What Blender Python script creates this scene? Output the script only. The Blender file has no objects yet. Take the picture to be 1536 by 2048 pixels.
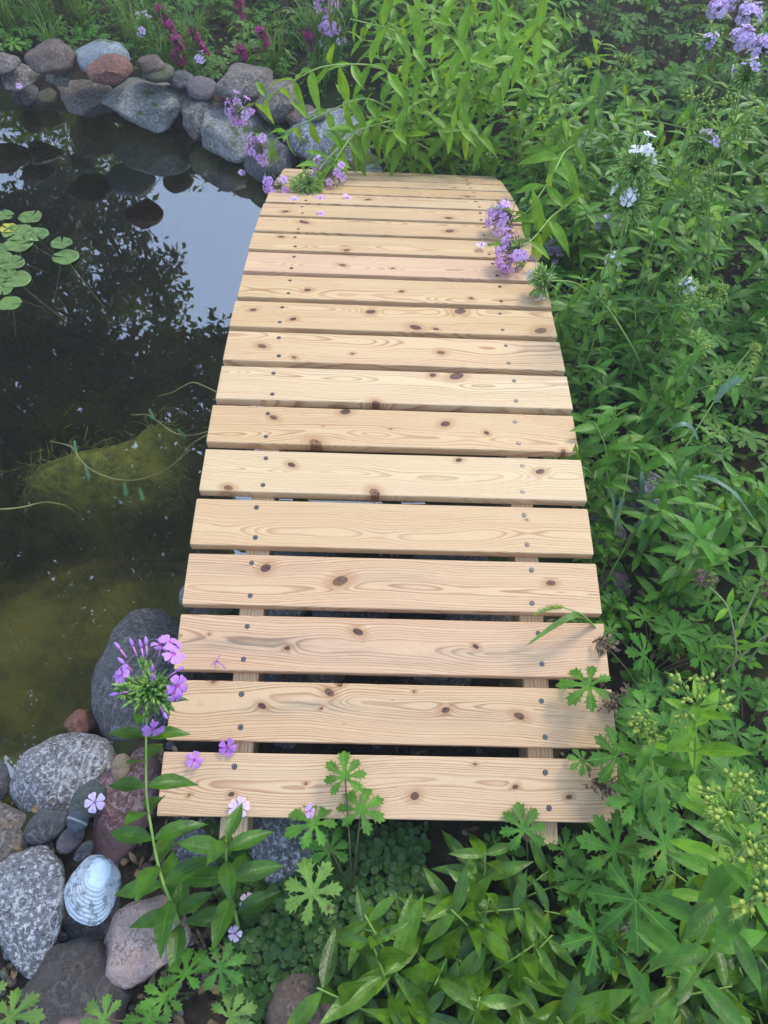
import bpy, bmesh, math, random
import numpy as np
from mathutils import Vector, Matrix, Euler, noise
R = math.radians
K = .6357                                   # measured plank units -> metres
scene = bpy.context.scene
COL = scene.collection

# ------------------------------------------------------------------ camera
CAM = np.array([-.0796, -.4895, 1.7754]) * K
FPX, PITCH, YAW, ROLL = 1474.8, .906275, .040557, .05856
FW = np.array([math.sin(YAW)*math.cos(PITCH), math.cos(YAW)*math.cos(PITCH), -math.sin(PITCH)])
RT = np.cross(FW, [0, 0, 1]); RT /= np.linalg.norm(RT); UP = np.cross(RT, FW)
RT, UP = RT*math.cos(ROLL)+UP*math.sin(ROLL), -RT*math.sin(ROLL)+UP*math.cos(ROLL)
cd = bpy.data.cameras.new('camera'); cam = bpy.data.objects.new('camera', cd); COL.objects.link(cam)
cd.sensor_fit = 'VERTICAL'; cd.sensor_height = 36; cd.lens = FPX/2048*36; cd.clip_start = .02; cd.clip_end = 1500
M = Matrix(((RT[0], UP[0], -FW[0], CAM[0]), (RT[1], UP[1], -FW[1], CAM[1]), (RT[2], UP[2], -FW[2], CAM[2]), (0, 0, 0, 1)))
cam.matrix_world = M
scene.camera = cam

def ray(u, v): return FW + RT*(u-768)/FPX - UP*(v-1024)/FPX
def P(u, v, z):
    d = ray(u, v); return CAM + d*(z-CAM[2])/d[2]
def depth(p): return float((np.asarray(p)-CAM) @ FW)

# ------------------------------------------------------------------ light
SUN_EL, SUN_AZ = R(52), R(35)              # azimuth clockwise from the bridge's direction
w = bpy.data.worlds.new('World'); scene.world = w; w.use_nodes = True
nt = w.node_tree; sky = nt.nodes.new('ShaderNodeTexSky'); sky.sky_type = 'NISHITA'
sky.sun_disc = False; sky.sun_elevation = SUN_EL; sky.sun_rotation = SUN_AZ
sky.air_density = 1.0; sky.dust_density = 3.0; sky.ozone_density = 1.0
veil = nt.nodes.new('ShaderNodeMix'); veil.data_type = 'RGBA'; veil.inputs[0].default_value = .75   # thin high cloud
veil.inputs[7].default_value = (7.8, 10.8, 16.6, 1); nt.links.new(sky.outputs[0], veil.inputs[6])
nt.links.new(veil.outputs[2], nt.nodes['Background'].inputs[0]); nt.nodes['Background'].inputs[1].default_value = .15
sl = bpy.data.lights.new('sun', 'SUN'); sl.energy = 2.9; sl.angle = R(18); sl.color = (1, .90, .74)
so = bpy.data.objects.new('sun', sl); COL.objects.link(so)
sd = Vector((math.sin(SUN_AZ)*math.cos(SUN_EL), math.cos(SUN_AZ)*math.cos(SUN_EL), math.sin(SUN_EL)))
so.rotation_euler = (-sd).to_track_quat('-Z', 'Y').to_euler(); so.location = (4, 4, 12)
vs = scene.view_settings; vs.view_transform = 'Standard'; vs.look = 'None'; vs.gamma = 1; vs.exposure = 0.24
scene.render.engine = 'CYCLES'
scene.cycles.max_bounces = 7; scene.cycles.transparent_max_bounces = 12; scene.cycles.diffuse_bounces = 3
scene.cycles.glossy_bounces = 3; scene.cycles.transmission_bounces = 4; scene.cycles.sample_clamp_indirect = 4

# ------------------------------------------------------------------ node helpers
class NT:
    def __init__(s, name):
        s.m = bpy.data.materials.new(name); s.m.use_nodes = True; s.t = s.m.node_tree
        s.b = s.t.nodes['Principled BSDF']; s.out = s.t.nodes['Material Output']
    def n(s, typ, **kw):
        nd = s.t.nodes.new(typ)
        for k, v in kw.items():
            if k.startswith('i_'):
                nd.inputs[k[2:].replace('_', ' ')].default_value = v
            else: setattr(nd, k, v)
        return nd
    def l(s, a, b): s.t.links.new(a, b)
    def put(s, sock, v):
        if hasattr(v, 'is_linked') or hasattr(v, 'links'): s.l(v, sock)
        else:
            if isinstance(v, (tuple, list)) and len(v) == 3 and sock.type == 'RGBA': v = (*v, 1)
            sock.default_value = v
    def math(s, op, a, b=0., c=None, clamp=False):
        nd = s.n('ShaderNodeMath', operation=op, use_clamp=clamp); s.put(nd.inputs[0], a); s.put(nd.inputs[1], b)
        if c is not None: s.put(nd.inputs[2], c)
        return nd.outputs[0]
    def mix(s, f, a, b, bt='MIX'):
        nd = s.n('ShaderNodeMix', data_type='RGBA', blend_type=bt); nd.clamp_factor = True
        s.put(nd.inputs[0], f); s.put(nd.inputs[6], a); s.put(nd.inputs[7], b); return nd.outputs[2]
    def smooth(s, v, a, b, lo=0., hi=1.):
        nd = s.n('ShaderNodeMapRange', interpolation_type='SMOOTHSTEP')
        s.put(nd.inputs[0], v)
        for i, x in enumerate((a, b, lo, hi)): nd.inputs[i+1].default_value = x
        return nd.outputs[0]
    def noise(s, scale, detail=3, rough=.5, vec=None, out=0, dist=0):
        nd = s.n('ShaderNodeTexNoise'); nd.inputs['Scale'].default_value = scale; nd.inputs['Detail'].default_value = detail
        nd.inputs['Roughness'].default_value = rough; nd.inputs['Distortion'].default_value = dist
        s.l(vec if vec is not None else s.obj(), nd.inputs['Vector']); return nd.outputs[out]
    def vor(s, scale, vec=None, feature='F1', out='Distance', rnd=1):
        nd = s.n('ShaderNodeTexVoronoi', feature=feature); nd.inputs['Scale'].default_value = scale
        nd.inputs['Randomness'].default_value = rnd
        s.l(vec if vec is not None else s.obj(), nd.inputs['Vector']); return nd.outputs[out]
    def obj(s):
        if not hasattr(s, '_o'): s._o = s.n('ShaderNodeTexCoord')
        return s._o.outputs['Object']
    def pos(s):
        if not hasattr(s, '_g'): s._g = s.n('ShaderNodeNewGeometry')
        return s._g.outputs['Position']
    def sep(s, v):
        nd = s.n('ShaderNodeSeparateXYZ'); s.l(v, nd.inputs[0]); return nd.outputs
    def attr(s, name, out='Vector'): return s.n('ShaderNodeAttribute', attribute_name=name).outputs[out]
    def orand(s):
        if not hasattr(s, '_r'): s._r = s.n('ShaderNodeObjectInfo')
        return s._r.outputs['Random']
    def bump(s, h, strength=.3, dist=.002):
        nd = s.n('ShaderNodeBump'); nd.inputs['Strength'].default_value = strength; nd.inputs['Distance'].default_value = dist
        s.l(h, nd.inputs['Height']); s.l(nd.outputs[0], s.b.inputs['Normal']); return nd
    def fin(s, col, rough=.6, spec=.5):
        s.put(s.b.inputs['Base Color'], col); s.put(s.b.inputs['Roughness'], rough)
        s.put(s.b.inputs['Specular IOR Level'], spec); return s.m

def leaf_mat(name, c1, c2, yellow=.0, rough=.42, rib=.35, trans=.32, edge=None, ycol=(.26, .27, .025), spec=.35):
    t = NT(name); u, tt, r = t.sep(t.attr('lf'))
    c = t.mix(r, c1, c2)
    c = t.mix(t.math('MULTIPLY', t.orand(), .45), c, tuple(x*.62 for x in c1))
    nz = t.noise(35, 2)
    c = t.mix(t.smooth(nz, .35, .7, 0, .45), c, tuple(min(1, x*1.45) for x in c2))
    c = t.mix(t.smooth(t.noise(95, 4, .7), .48, .66, 0, .45), c, tuple(x*.45 for x in c1))
    c = t.mix(t.smooth(t.noise(11, 2), .52, .70, 0, .5), c, tuple(x*.5 for x in c1))
    au = t.math('ABSOLUTE', u)
    ribf = t.smooth(au, .0, .09, rib, 0)
    vein = t.math('SINE', t.math('MULTIPLY', t.math('SUBTRACT', tt, t.math('MULTIPLY', au, .16)), 62))
    c = t.mix(t.smooth(vein, .70, 1., 0, .06), c, tuple(min(1, x*1.7+.01) for x in c2))
    c = t.mix(ribf, c, tuple(min(1, x*2.0+.02) for x in c2))
    if yellow:
        y = t.smooth(t.math('ADD', t.noise(26, 4, .7), t.math('MULTIPLY', t.math('POWER', r, 5.), .22)), .80-yellow*.12, .93-yellow*.06, 0, .85)
        c = t.mix(y, c, ycol)
        br = t.smooth(t.noise(48, 2), .70, .76); c = t.mix(t.math('MULTIPLY', br, t.smooth(r, .7, .9)), c, (.12, .05, .015))
    if edge:
        c = t.mix(t.math('MULTIPLY', t.smooth(tt, .9, 1.), t.smooth(t.noise(14, 1), .5, .6)), c, edge)
    t.fin(c, rough, spec)
    t.bump(t.math('ADD', t.math('MULTIPLY', vein, .06), t.math('ADD', t.math('MULTIPLY', t.smooth(au, 0, .1), 1.), t.math('MULTIPLY', t.noise(120, 3), 1.2))), .5, .0014)
    tr = t.n('ShaderNodeBsdfTranslucent'); g = t.mix(.5, c, (.36, .44, .015), 'MIX')
    t.l(g, tr.inputs[0]); mx = t.n('ShaderNodeMixShader'); mx.inputs[0].default_value = trans
    t.l(t.b.outputs[0], mx.inputs[1]); t.l(tr.outputs[0], mx.inputs[2]); t.l(mx.outputs[0], t.out.inputs[0])
    return t.m

def plain(name, c1, c2, scale=20, rough=.6, spec=.4, bump=.2):
    t = NT(name); nz = t.noise(scale, 4)
    t.fin(t.mix(t.smooth(nz, .3, .7), c1, c2), rough, spec)
    if bump: t.bump(t.noise(scale*2, 4), bump, .002)
    return t.m

def petal_mat(name, c1, c2, eye):
    t = NT(name); u, tt, r = t.sep(t.attr('lf'))
    c = t.mix(r, c1, c2); c = t.mix(t.smooth(tt, .28, .08), c, eye)
    st = t.smooth(t.math('ABSOLUTE', u), 0, .5, .18, 0); c = t.mix(st, c, eye)
    t.fin(c, .55, .3)
    tr = t.n('ShaderNodeBsdfTranslucent'); t.l(c, tr.inputs[0]); mx = t.n('ShaderNodeMixShader'); mx.inputs[0].default_value = .35
    t.l(t.b.outputs[0], mx.inputs[1]); t.l(tr.outputs[0], mx.inputs[2]); t.l(mx.outputs[0], t.out.inputs[0])
    return t.m

def rock_mat(name, base, dark, light, speck=.5, sscale=90, blotch=.5, blotch_scale=9, moss=0., patch=None, stripe=None, rough=.72, wet=True):
    t = NT(name); o = t.obj()
    c = t.mix(t.smooth(t.noise(blotch_scale, 5, .6), .38, .62, 0, blotch), base, dark)
    sp = t.noise(sscale*1.9, 4, .8)
    c = t.mix(t.smooth(sp, .50, .60, 0, speck*.85), c, light)
    c = t.mix(t.smooth(t.noise(38, 6, .75), .40, .62, .28, 0), c, tuple(x*.55 for x in dark))
    c = t.mix(t.smooth(t.noise(sscale*2.3, 3, .7, out=0, dist=.5), .58, .66, 0, speck*.9), c, tuple(x*.25 for x in dark))
    c = t.mix(t.smooth(t.noise(26, 5, .7), .60, .70, 0, .35), c, light)
    c = t.mix(t.smooth(t.math('ABSOLUTE', t.math('SUBTRACT', t.noise(5, 4, .6, dist=.6), .5)), .0, .012, .45, 0), c, light)
    c = t.mix(t.smooth(t.math('ABSOLUTE', t.math('SUBTRACT', t.noise(8, 5, .7), .47)), .0, .010, .7, 0), c, tuple(x*.3 for x in dark))
    if patch: c = t.mix(t.smooth(t.noise(7, 3, .5), .50, .56), c, patch)
    if stripe:
        x, y, z = t.sep(o); c = t.mix(t.smooth(t.math('ABSOLUTE', t.math('ADD', t.math('ADD', y, t.math('MULTIPLY', x, .3)), t.math('MULTIPLY', t.noise(30, 2), .003))), .0008, .0022, 1, 0), c, stripe)
    if moss:
        nz = t.n('ShaderNodeNewGeometry'); _, _, nn = t.sep(nz.outputs['Normal'])
        c = t.mix(t.math('MULTIPLY', t.smooth(t.noise(14, 4, .7), .60-moss*.3, .68-moss*.15), t.smooth(nn, -.1, .6)), c, (.07, .10, .02))
    ro = t.smooth(t.noise(20, 3), .3, .7, rough-.12, rough+.1)
    if wet:
        _, _, z = t.sep(t.pos())
        zz = t.math('ADD', z, t.math('MULTIPLY', t.noise(12, 2), .03))
        wf = t.smooth(zz, -.19, -.135, 1, 0); c = t.mix(wf, c, t.mix(.62, c, (.012, .014, .008)))
        c = t.mix(t.math('MULTIPLY', wf, t.smooth(t.noise(10, 3), .45, .6)), c, (.03, .04, .012))
    t.fin(c, ro, .45)
    t.bump(t.math('ADD', t.noise(70, 8, .8), t.math('MULTIPLY', t.noise(14, 6, .7), 2.2)), 1.0, .009)
    return t.m

# ------------------------------------------------------------------ object helpers
def tag(o, label=None, cat=None, group=None, kind=None):
    if label: o['label'] = label
    if cat: o['category'] = cat
    if group: o['group'] = group
    if kind: o['kind'] = kind
    return o
def empty(name, loc=(0, 0, 0), rz=0, **kw):
    o = bpy.data.objects.new(name, None); COL.objects.link(o); o.location = [float(q) for q in loc]; o.rotation_euler = (0, 0, rz)
    o.empty_display_size = .05; return tag(o, **kw)
def copy_tree(o, parent=None):
    c = o.copy(); COL.objects.link(c); c.parent = parent
    for ch in o.children: copy_tree(ch, c)
    return c

class MB:
    def __init__(s): s.v = []; s.f = []; s.a = []; s.mi = []; s.n = 0
    def add(s, v, f, a=None, mi=0):
        v = np.asarray(v, float); s.v.append(v); k = s.n
        s.f += [tuple(i+k for i in q) for q in f]; s.mi += [mi]*len(f)
        s.a.append(np.zeros((len(v), 3)) + (0.5 if a is None else 0) if a is None else np.asarray(a, float)); s.n += len(v)
    def mesh(s, name, mats, smooth=True):
        me = bpy.data.meshes.new(name)
        if s.n:
            me.from_pydata(np.concatenate(s.v).tolist(), [], s.f)
            at = me.attributes.new('lf', 'FLOAT_VECTOR', 'POINT'); at.data.foreach_set('vector', np.concatenate(s.a).astype(np.float32).ravel())
            if smooth: me.polygons.foreach_set('use_smooth', [True]*len(s.f))
            if not isinstance(mats, (list, tuple)): mats = [mats]
            for m in mats: me.materials.append(m)
            if any(s.mi): me.polygons.foreach_set('material_index', s.mi)
        me.update(); return me
    def build(s, name, mats, parent=None, smooth=True, loc=None):
        o = bpy.data.objects.new(name, s.mesh(name, mats, smooth)); COL.objects.link(o); o.parent = parent
        if loc is not None: o.location = loc
        return o

def nrm(v): v = np.asarray(v, float); return v/(np.linalg.norm(v)+1e-12)
def frame(d, up=(0, 0, 1)):
    d = nrm(d); s = np.cross(d, up)
    if np.linalg.norm(s) < 1e-3: s = np.cross(d, (1, 0, 0))
    s = nrm(s); return s, d, np.cross(s, d)
def tube(mb, pts, r0, r1, sides=5, rnd=.5, mi=0):
    pts = np.asarray(pts, float); n = len(pts); V = []; A = []
    T = np.gradient(pts, axis=0)
    for i in range(n):
        s, d, u = frame(T[i]); r = r0+(r1-r0)*i/(n-1)
        for k in range(sides):
            a = 2*math.pi*k/sides; V.append(pts[i]+r*(s*math.cos(a)+u*math.sin(a))); A.append((.6, i/(n-1), rnd))
    F = [(i*sides+k, i*sides+(k+1) % sides, (i+1)*sides+(k+1) % sides, (i+1)*sides+k) for i in range(n-1) for k in range(sides)]
    F.append(tuple(range(sides-1, -1, -1))); F.append(tuple((n-1)*sides+k for k in range(sides)))
    mb.add(V, F, A, mi)
def bez(a, b, c, n=10):
    a, b, c = map(lambda q: np.asarray(q, float), (a, b, c)); t = np.linspace(0, 1, n)[:, None]
    return a*(1-t)**2+2*b*t*(1-t)+c*t*t
def spline(pts, n=24):
    pts = np.asarray(pts, float); k = np.arange(len(pts)); s = np.linspace(0, len(pts)-1, n)
    q = np.stack([np.interp(s, k, pts[:, j]) for j in range(3)], 1)
    for _ in range(2): q[1:-1] = (q[:-2]+2*q[1:-1]+q[2:])/4
    return q

LT = np.array([0, .06, .2, .38, .56, .74, .89, 1.0]); LWD = np.array([.07, .30, .78, 1.0, .93, .64, .27, .0])
LS = np.array([-1, -.5, 0, .5, 1.])
def leaf(mb, p, d, nml, L, W, rs, fold=.35, curl=.25, wav=.06, mi=0, rnd=None, prof=LWD, cols=LS):
    rnd = rs.random() if rnd is None else rnd
    s, dd, u = frame(d, nml)
    ph = rs.random()*6; tw = rs.uniform(-.25, .25)
    T, S = np.meshgrid(LT, cols, indexing='ij'); Wd = np.interp(T, LT, prof)*W
    x = S*Wd; y = T*L*(1-.08*curl*T); z = fold*np.abs(S)**1.3*Wd - curl*L*T**2 + wav*W*np.sin(T*11+ph)*np.abs(S)
    x2 = x*np.cos(tw*T)-z*np.sin(tw*T)*0; z = z+x*np.sin(tw*T)
    V = np.asarray(p)+x2[..., None]*s+y[..., None]*dd+z[..., None]*u
    nc = len(cols); n = len(LT)
    F = [(i*nc+j, i*nc+j+1, (i+1)*nc+j+1, (i+1)*nc+j) for i in range(n-1) for j in range(nc-1)]
    A = np.stack([S, T, np.full_like(T, rnd)], -1)
    mb.add(V.reshape(-1, 3), F, A.reshape(-1, 3), mi)
S3 = np.array([-1, 0, 1.])
def palmate(mb, p, nml, head, Rr, rs, nl=7, mi=0, cup=.18, rnd=None):
    """deeply cut cranesbill leaf centred on p"""
    rnd = rs.random() if rnd is None else rnd
    s, d, u = frame(head, nml)
    out = np.array([(.0, .0), (.16, .075), (.30, .060), (.42, .085), (.52, .165), (.50, .105), (.60, .135), (.72, .235), (.69, .135), (.78, .15), (.90, .175), (.86, .075), (.94, .065), (1.0, .0)])
    mid = np.array([0, .16, .30, .40, .46, .52, .58, .64, .70, .76, .82, .88, .94, 1.0])
    span = R(rs.uniform(255, 300)); 
    for k in range(nl):
        a = -span/2+span*k/(nl-1)+rs.uniform(-.05, .05); L = Rr*(1-.22*abs(k-(nl-1)/2)/((nl-1)/2))*rs.uniform(.9, 1.08); wm = rs.uniform(1.1, 1.35)
        droop = rs.uniform(.0, .25); lift = rs.uniform(.15, .3)
        V = []; A = []
        for i in range(14):
            for sg in (-1, 0, 1):
                al, la = (mid[i], 0.) if sg == 0 else (out[i][0], out[i][1]*sg*wm)
                al *= L; la *= L
                x = math.sin(a)*al+math.cos(a)*la; y = math.cos(a)*al-math.sin(a)*la
                z = cup*al - (cup+.35*droop)*al*al/L*1.2 + lift*abs(la)
                V.append(np.asarray(p)+s*x+d*y+u*z); A.append((la/L*4, al/L, rnd))
        F = []
        for i in range(13):
            b = i*3; F += [(b, b+1, b+4, b+3), (b+1, b+2, b+5, b+4)]
        mb.add(V, F, A, mi)

def floret(mb, p, nml, r, rs, mi=0, tube_len=0., open_=1., tmi=None):
    s, d, u = frame(np.cross(nml, (.3, .2, .9))+1e-3, nml)
    rot = rs.random()*6; rnd = rs.random()
    for k in range(5):
        a = rot+k*2*math.pi/5+rs.uniform(-.08, .08)
        ca, sa = math.cos(a), math.sin(a); V = []; A = []; cu = rs.uniform(-.1, .34); cv = rs.uniform(-1, 1.6)
        for (t, wv) in ((.05, .05), (.4, .22), (.72, .40), (.93, .36), (1.0, .0)):
            for sg in (-1, 0, 1):
                if t == 1.0 and sg: tt, ww = .99, sg*.18
                else: tt, ww = (t*.97 if (sg == 0 and t > .9) else t), wv*sg
                x = (ca*tt-sa*ww)*r; y = (sa*tt+ca*ww)*r
                z = r*((1-open_)*tt*1.2 + cu*math.sin(tt*3)-.16*abs(ww)*2*cv+rs.uniform(-.05, .05))
                V.append(np.asarray(p)+s*x+d*y+u*z); A.append((ww*2, tt, rnd))
        F = [(i*3+j, i*3+j+1, i*3+j+4, i*3+j+3) for i in range(4) for j in range(2)]
        mb.add(V, F, A, mi)
    if tube_len: tube(mb, [np.asarray(p), np.asarray(p)-u*tube_len*.5+s*.001, np.asarray(p)-u*tube_len], r*.09, r*.06, 5, .2, mi if tmi is None else tmi)
def blob(mb, p, d, rx, ry, rnd=.5, mi=0):
    s, dd, u = frame(d); V = [np.asarray(p)-dd*ry]; A = [(.6, 0, rnd)]
    for t, q in ((-.5, .8), (.1, 1.), (.65, .6)):
        for k in range(5):
            a = k*1.2566+t; V.append(np.asarray(p)+dd*ry*t+rx*q*(s*math.cos(a)+u*math.sin(a))); A.append((.6, (t+1)/2, rnd))
    V.append(np.asarray(p)+dd*ry); A.append((.6, 1, rnd)); F = []
    for k in range(5):
        k2 = (k+1) % 5; F.append((0, 1+k2, 1+k))
        for j in range(2): F.append((1+j*5+k, 1+j*5+k2, 6+j*5+k2, 6+j*5+k))
        F.append((11+k, 11+k2, 16))
    mb.add(V, F, A, mi)

# ------------------------------------------------------------------ materials
GR = (.030, .085, .018); GB = (.075, .165, .026)
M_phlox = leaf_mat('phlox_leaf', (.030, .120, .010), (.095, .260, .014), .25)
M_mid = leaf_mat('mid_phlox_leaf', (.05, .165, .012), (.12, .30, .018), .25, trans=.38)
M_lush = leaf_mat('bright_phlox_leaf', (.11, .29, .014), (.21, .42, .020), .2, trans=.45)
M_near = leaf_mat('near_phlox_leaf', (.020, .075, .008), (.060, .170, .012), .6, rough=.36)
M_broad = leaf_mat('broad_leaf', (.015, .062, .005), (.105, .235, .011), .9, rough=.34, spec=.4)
M_crane = leaf_mat('cranesbill_leaf', (.026, .120, .012), (.090, .245, .018), .15, rough=.55, rib=.4, edge=(.12, .05, .02))
M_craney = leaf_mat('pale_cranesbill_leaf', (.085, .190, .030), (.140, .265, .040), .3, rough=.55, rib=.35, edge=(.16, .07, .02))
M_grass = leaf_mat('grass_blade', (.05, .15, .03), (.13, .27, .05), 0, rib=.12)
M_gray = leaf_mat('dewy_grass_blade', (.10, .19, .12), (.16, .28, .17), 0, rib=.2, rough=.35)
M_round = leaf_mat('round_leaf', (.020, .075, .014), (.055, .135, .022), .1)
M_stem = plain('green_stem', (.17, .29, .05), (.26, .38, .08), 30, .5)
M_stemd = plain('dark_stem', (.06, .07, .03), (.12, .12, .05), 30, .6)
M_straw = plain('dry_stalk', (.26, .27, .12), (.36, .36, .17), 30, .7)
M_brown = plain('dried_flower', (.10, .065, .035), (.22, .15, .09), 60, .85)
M_bud = plain('green_capsule', (.20, .30, .04), (.36, .42, .06), 60, .45)
M_calyx = plain('calyx_green', (.10, .22, .03), (.22, .36, .07), 60, .6)
M_calyxp = plain('calyx_purplish', (.11, .12, .06), (.20, .20, .11), 60, .6)
M_lilac = petal_mat('lilac_petal', (.70, .40, .76), (.80, .58, .86), (.46, .10, .46))
M_violet = petal_mat('violet_pink_petal', (.52, .22, .68), (.64, .34, .80), (.46, .06, .42))
M_lilac2 = petal_mat('pale_lilac_petal', (.70, .52, .82), (.80, .66, .90), (.45, .16, .55))
M_white = petal_mat('white_petal', (.84, .82, .80), (.88, .87, .84), (.60, .60, .66))
M_magenta = petal_mat('magenta_petal', (.42, .03, .17), (.62, .07, .32), (.25, .01, .10))
M_moss = plain('moss', (.035, .06, .012), (.08, .12, .02), 70, .95, .1, .8)
M_soil = plain('dark_soil', (.012, .009, .006), (.045, .032, .022), 30, .95, .1, .9)
M_bark = plain('bark', (.05, .04, .03), (.12, .10, .08), 14, .9, .2, .8)
M_tree = leaf_mat('tree_leaf', (.035, .062, .010), (.085, .125, .018), 0, trans=.22)
M_treey = leaf_mat('yellow_tree_leaf', (.06, .10, .012), (.11, .15, .02), 0, trans=.3)

# ------------------------------------------------------------------ setting: ground and pond
WATER = -.20
POND = np.array([(-3.4, 2.35), (-1.9, 2.62), (-1.5, 2.66), (-1.28, 2.67), (-1.04, 2.60), (-.77, 2.50), (-.51, 2.25), (-.33, 2.02), (-.2, 1.7), (-.05, 1.35),
                 (-.02, 1.0), (-.12, .75), (-.30, .58), (-.43, .46), (-.53, .32), (-.545, .21), (-.65, .09), (-.80, -.02), (-1.05, -.2), (-1.5, -.5), (-2.3, -.7), (-3.4, -.6), (-3.9, .8)])
def pond_sd(X, Y):
    """signed distance to the shore, positive in the water"""
    n = len(POND); D = np.full(X.shape, 1e9); ins = np.zeros(X.shape, bool)
    for i in range(n):
        a, b = POND[i], POND[(i+1) % n]; e = b-a
        t = np.clip(((X-a[0])*e[0]+(Y-a[1])*e[1])/(e@e), 0, 1)
        D = np.minimum(D, np.hypot(X-a[0]-t*e[0], Y-a[1]-t*e[1]))
        c = ((a[1] > Y) != (b[1] > Y)) & (X < (b[0]-a[0])*(Y-a[1])/(b[1]-a[1]+1e-12)+a[0]); ins ^= c
    return np.where(ins, D, -D)
def gh(X, Y):
    X = np.asarray(X, float); Y = np.asarray(Y, float); sdv = pond_sd(X, Y)
    base = -.105 - .055*np.clip(Y/1.8, 0, 1) + .16*np.clip((Y-2.3)/2.2, 0, 1) + .03*np.clip((X-.6)/1.2, 0, 1)
    under = np.exp(-(X/.42)**4)*np.exp(-((Y-1.0)/.75)**4)*.07
    base = base - under
    base = base + .012*np.sin(X*7+Y*3)*np.cos(Y*6-X*2)
    t = np.clip(-sdv/.10, 0, 1); land = (WATER-.03)*(1-t)+base*t
    slope = 1.3+.3*np.clip((Y-.75)/.8, 0, 1)
    bed = WATER-.03-np.minimum(sdv*slope, .40)+.02*np.sin(X*5)*np.sin(Y*6)*np.clip(sdv*3, 0, 1)
    for (mx_, my_, ax, ay, top) in ((-.74, .92, .19, .10, -.225), (-.58, 1.02, .14, .08, -.23), (-.83, .86, .13, .09, -.235), (-.60, .86, .13, .07, -.24), (-.86, .38, .50, .34, -.275), (-.62, .52, .26, .22, -.285)):
        wgt = np.exp(-(((X-mx_)/ax)**2+((Y-my_)/ay)**2)**1.05); bed = bed*(1-wgt)+np.maximum(bed, top+.008*np.sin(X*40+3*np.sin(Y*23))*np.sin(Y*47+2*np.sin(X*31)))*wgt
    return np.where(sdv > 0, bed, land)
def ghs(x, y): return float(gh(np.array([x]), np.array([y]))[0])
def G(u, v, dz=0.):
    z = -.12
    for _ in range(6):
        p = P(u, v, z+dz); z = ghs(p[0], p[1])
    return P(u, v, z+dz)

gx = np.concatenate([[-300, -80, -30, -12, -7], np.arange(-4.4, 4.4, .055), [5, 7, 12, 30, 80, 300]])
gy = np.concatenate([[-300, -80, -30, -10, -4, -2.2], np.arange(-1.4, 5.6, .055), [6, 8, 12, 30, 80, 300]])
X, Y = np.meshgrid(gx, gy, indexing='xy'); Z = gh(X, Y)
rsn = np.random.RandomState(3); inner = (np.abs(X) < 4.4) & (Y < 5.6) & (Y > -1.4)
Z = Z+np.where(inner, rsn.uniform(-.006, .006, X.shape), 0)
ny, nx = X.shape
me = bpy.data.meshes.new('ground')
me.from_pydata(np.stack([X, Y, Z], -1).reshape(-1, 3).tolist(), [], [(j*nx+i, j*nx+i+1, (j+1)*nx+i+1, (j+1)*nx+i) for j in range(ny-1) for i in range(nx-1)])
me.polygons.foreach_set('use_smooth', [True]*len(me.polygons))
t = NT('ground'); px, py, pz = t.sep(t.pos())
soil = t.mix(t.smooth(t.noise(30, 6, .7, vec=t.pos()), .35, .7), (.014, .011, .008), (.055, .040, .027))
soil = t.mix(t.smooth(t.noise(5, 4, vec=t.pos()), .50, .62), soil, (.020, .035, .010))
far = t.math('MAXIMUM', t.smooth(t.math('ABSOLUTE', px), 3.5, 6), t.smooth(py, 5, 7)); soil = t.mix(far, soil, (.035, .065, .018))
algae = t.mix(t.smooth(t.noise(6, 6, .65, vec=t.pos()), .36, .66), (.032, .030, .010), (.125, .110, .026))
algae = t.mix(t.smooth(t.noise(60, 4, .7, vec=t.pos()), .5, .7, 0, .5), algae, (.05, .055, .02))
mdx = t.math('POWER', t.math('DIVIDE', t.math('ADD', px, .71), .27), 2.); mdy = t.math('POWER', t.math('DIVIDE', t.math('SUBTRACT', py, .92), .13), 2.)
md = t.math('ADD', t.math('ADD', mdx, mdy), t.math('MULTIPLY', t.noise(9, 4, vec=t.pos()), .9))
algae = t.mix(t.smooth(md, 1.7, .7, 0, .9), algae, t.mix(t.smooth(t.noise(22, 5, .7, vec=t.pos()), .35, .65), (.07, .075, .018), (.24, .24, .055)))
t.fin(t.mix(t.smooth(pz, WATER-.012, WATER-.03), soil, algae), .9, .15); t.bump(t.noise(45, 6, .7, vec=t.pos()), .8, .01)
me.materials.append(t.m); go = bpy.data.objects.new('ground', me); COL.objects.link(go); go['kind'] = 'structure'

# water: closed body, mirror-like surface, murky green-brown inside
t = NT('pond_water'); tr = t.n('ShaderNodeBsdfTransparent'); tr.inputs[0].default_value = (.90, .93, .86, 1)
gl = t.n('ShaderNodeBsdfGlossy'); gl.inputs['Roughness'].default_value = .012; gl.inputs[0].default_value = (1, 1, 1, 1)
fr = t.n('ShaderNodeFresnel'); fr.inputs['IOR'].default_value = 2.9
bp = t.n('ShaderNodeBump'); bp.inputs['Strength'].default_value = .05; bp.inputs['Distance'].default_value = .01
t.l(t.noise(5, 2, vec=t.pos()), bp.inputs['Height']); t.l(bp.outputs[0], gl.inputs['Normal']); t.l(bp.outputs[0], fr.inputs['Normal'])
mx = t.n('ShaderNodeMixShader'); gb = t.n('ShaderNodeNewGeometry'); t.l(t.math('MULTIPLY', fr.outputs[0], t.math('SUBTRACT', 1., gb.outputs['Backfacing'])), mx.inputs[0]); t.l(tr.outputs[0], mx.inputs[1]); t.l(gl.outputs[0], mx.inputs[2]); t.l(mx.outputs[0], t.out.inputs[0])
va = t.n('ShaderNodeVolumeAbsorption'); va.inputs[0].default_value = (.62, .62, .30, 1); va.inputs[1].default_value = 4.8; t.l(va.outputs[0], t.out.inputs['Volume'])
m_water = t.m
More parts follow.
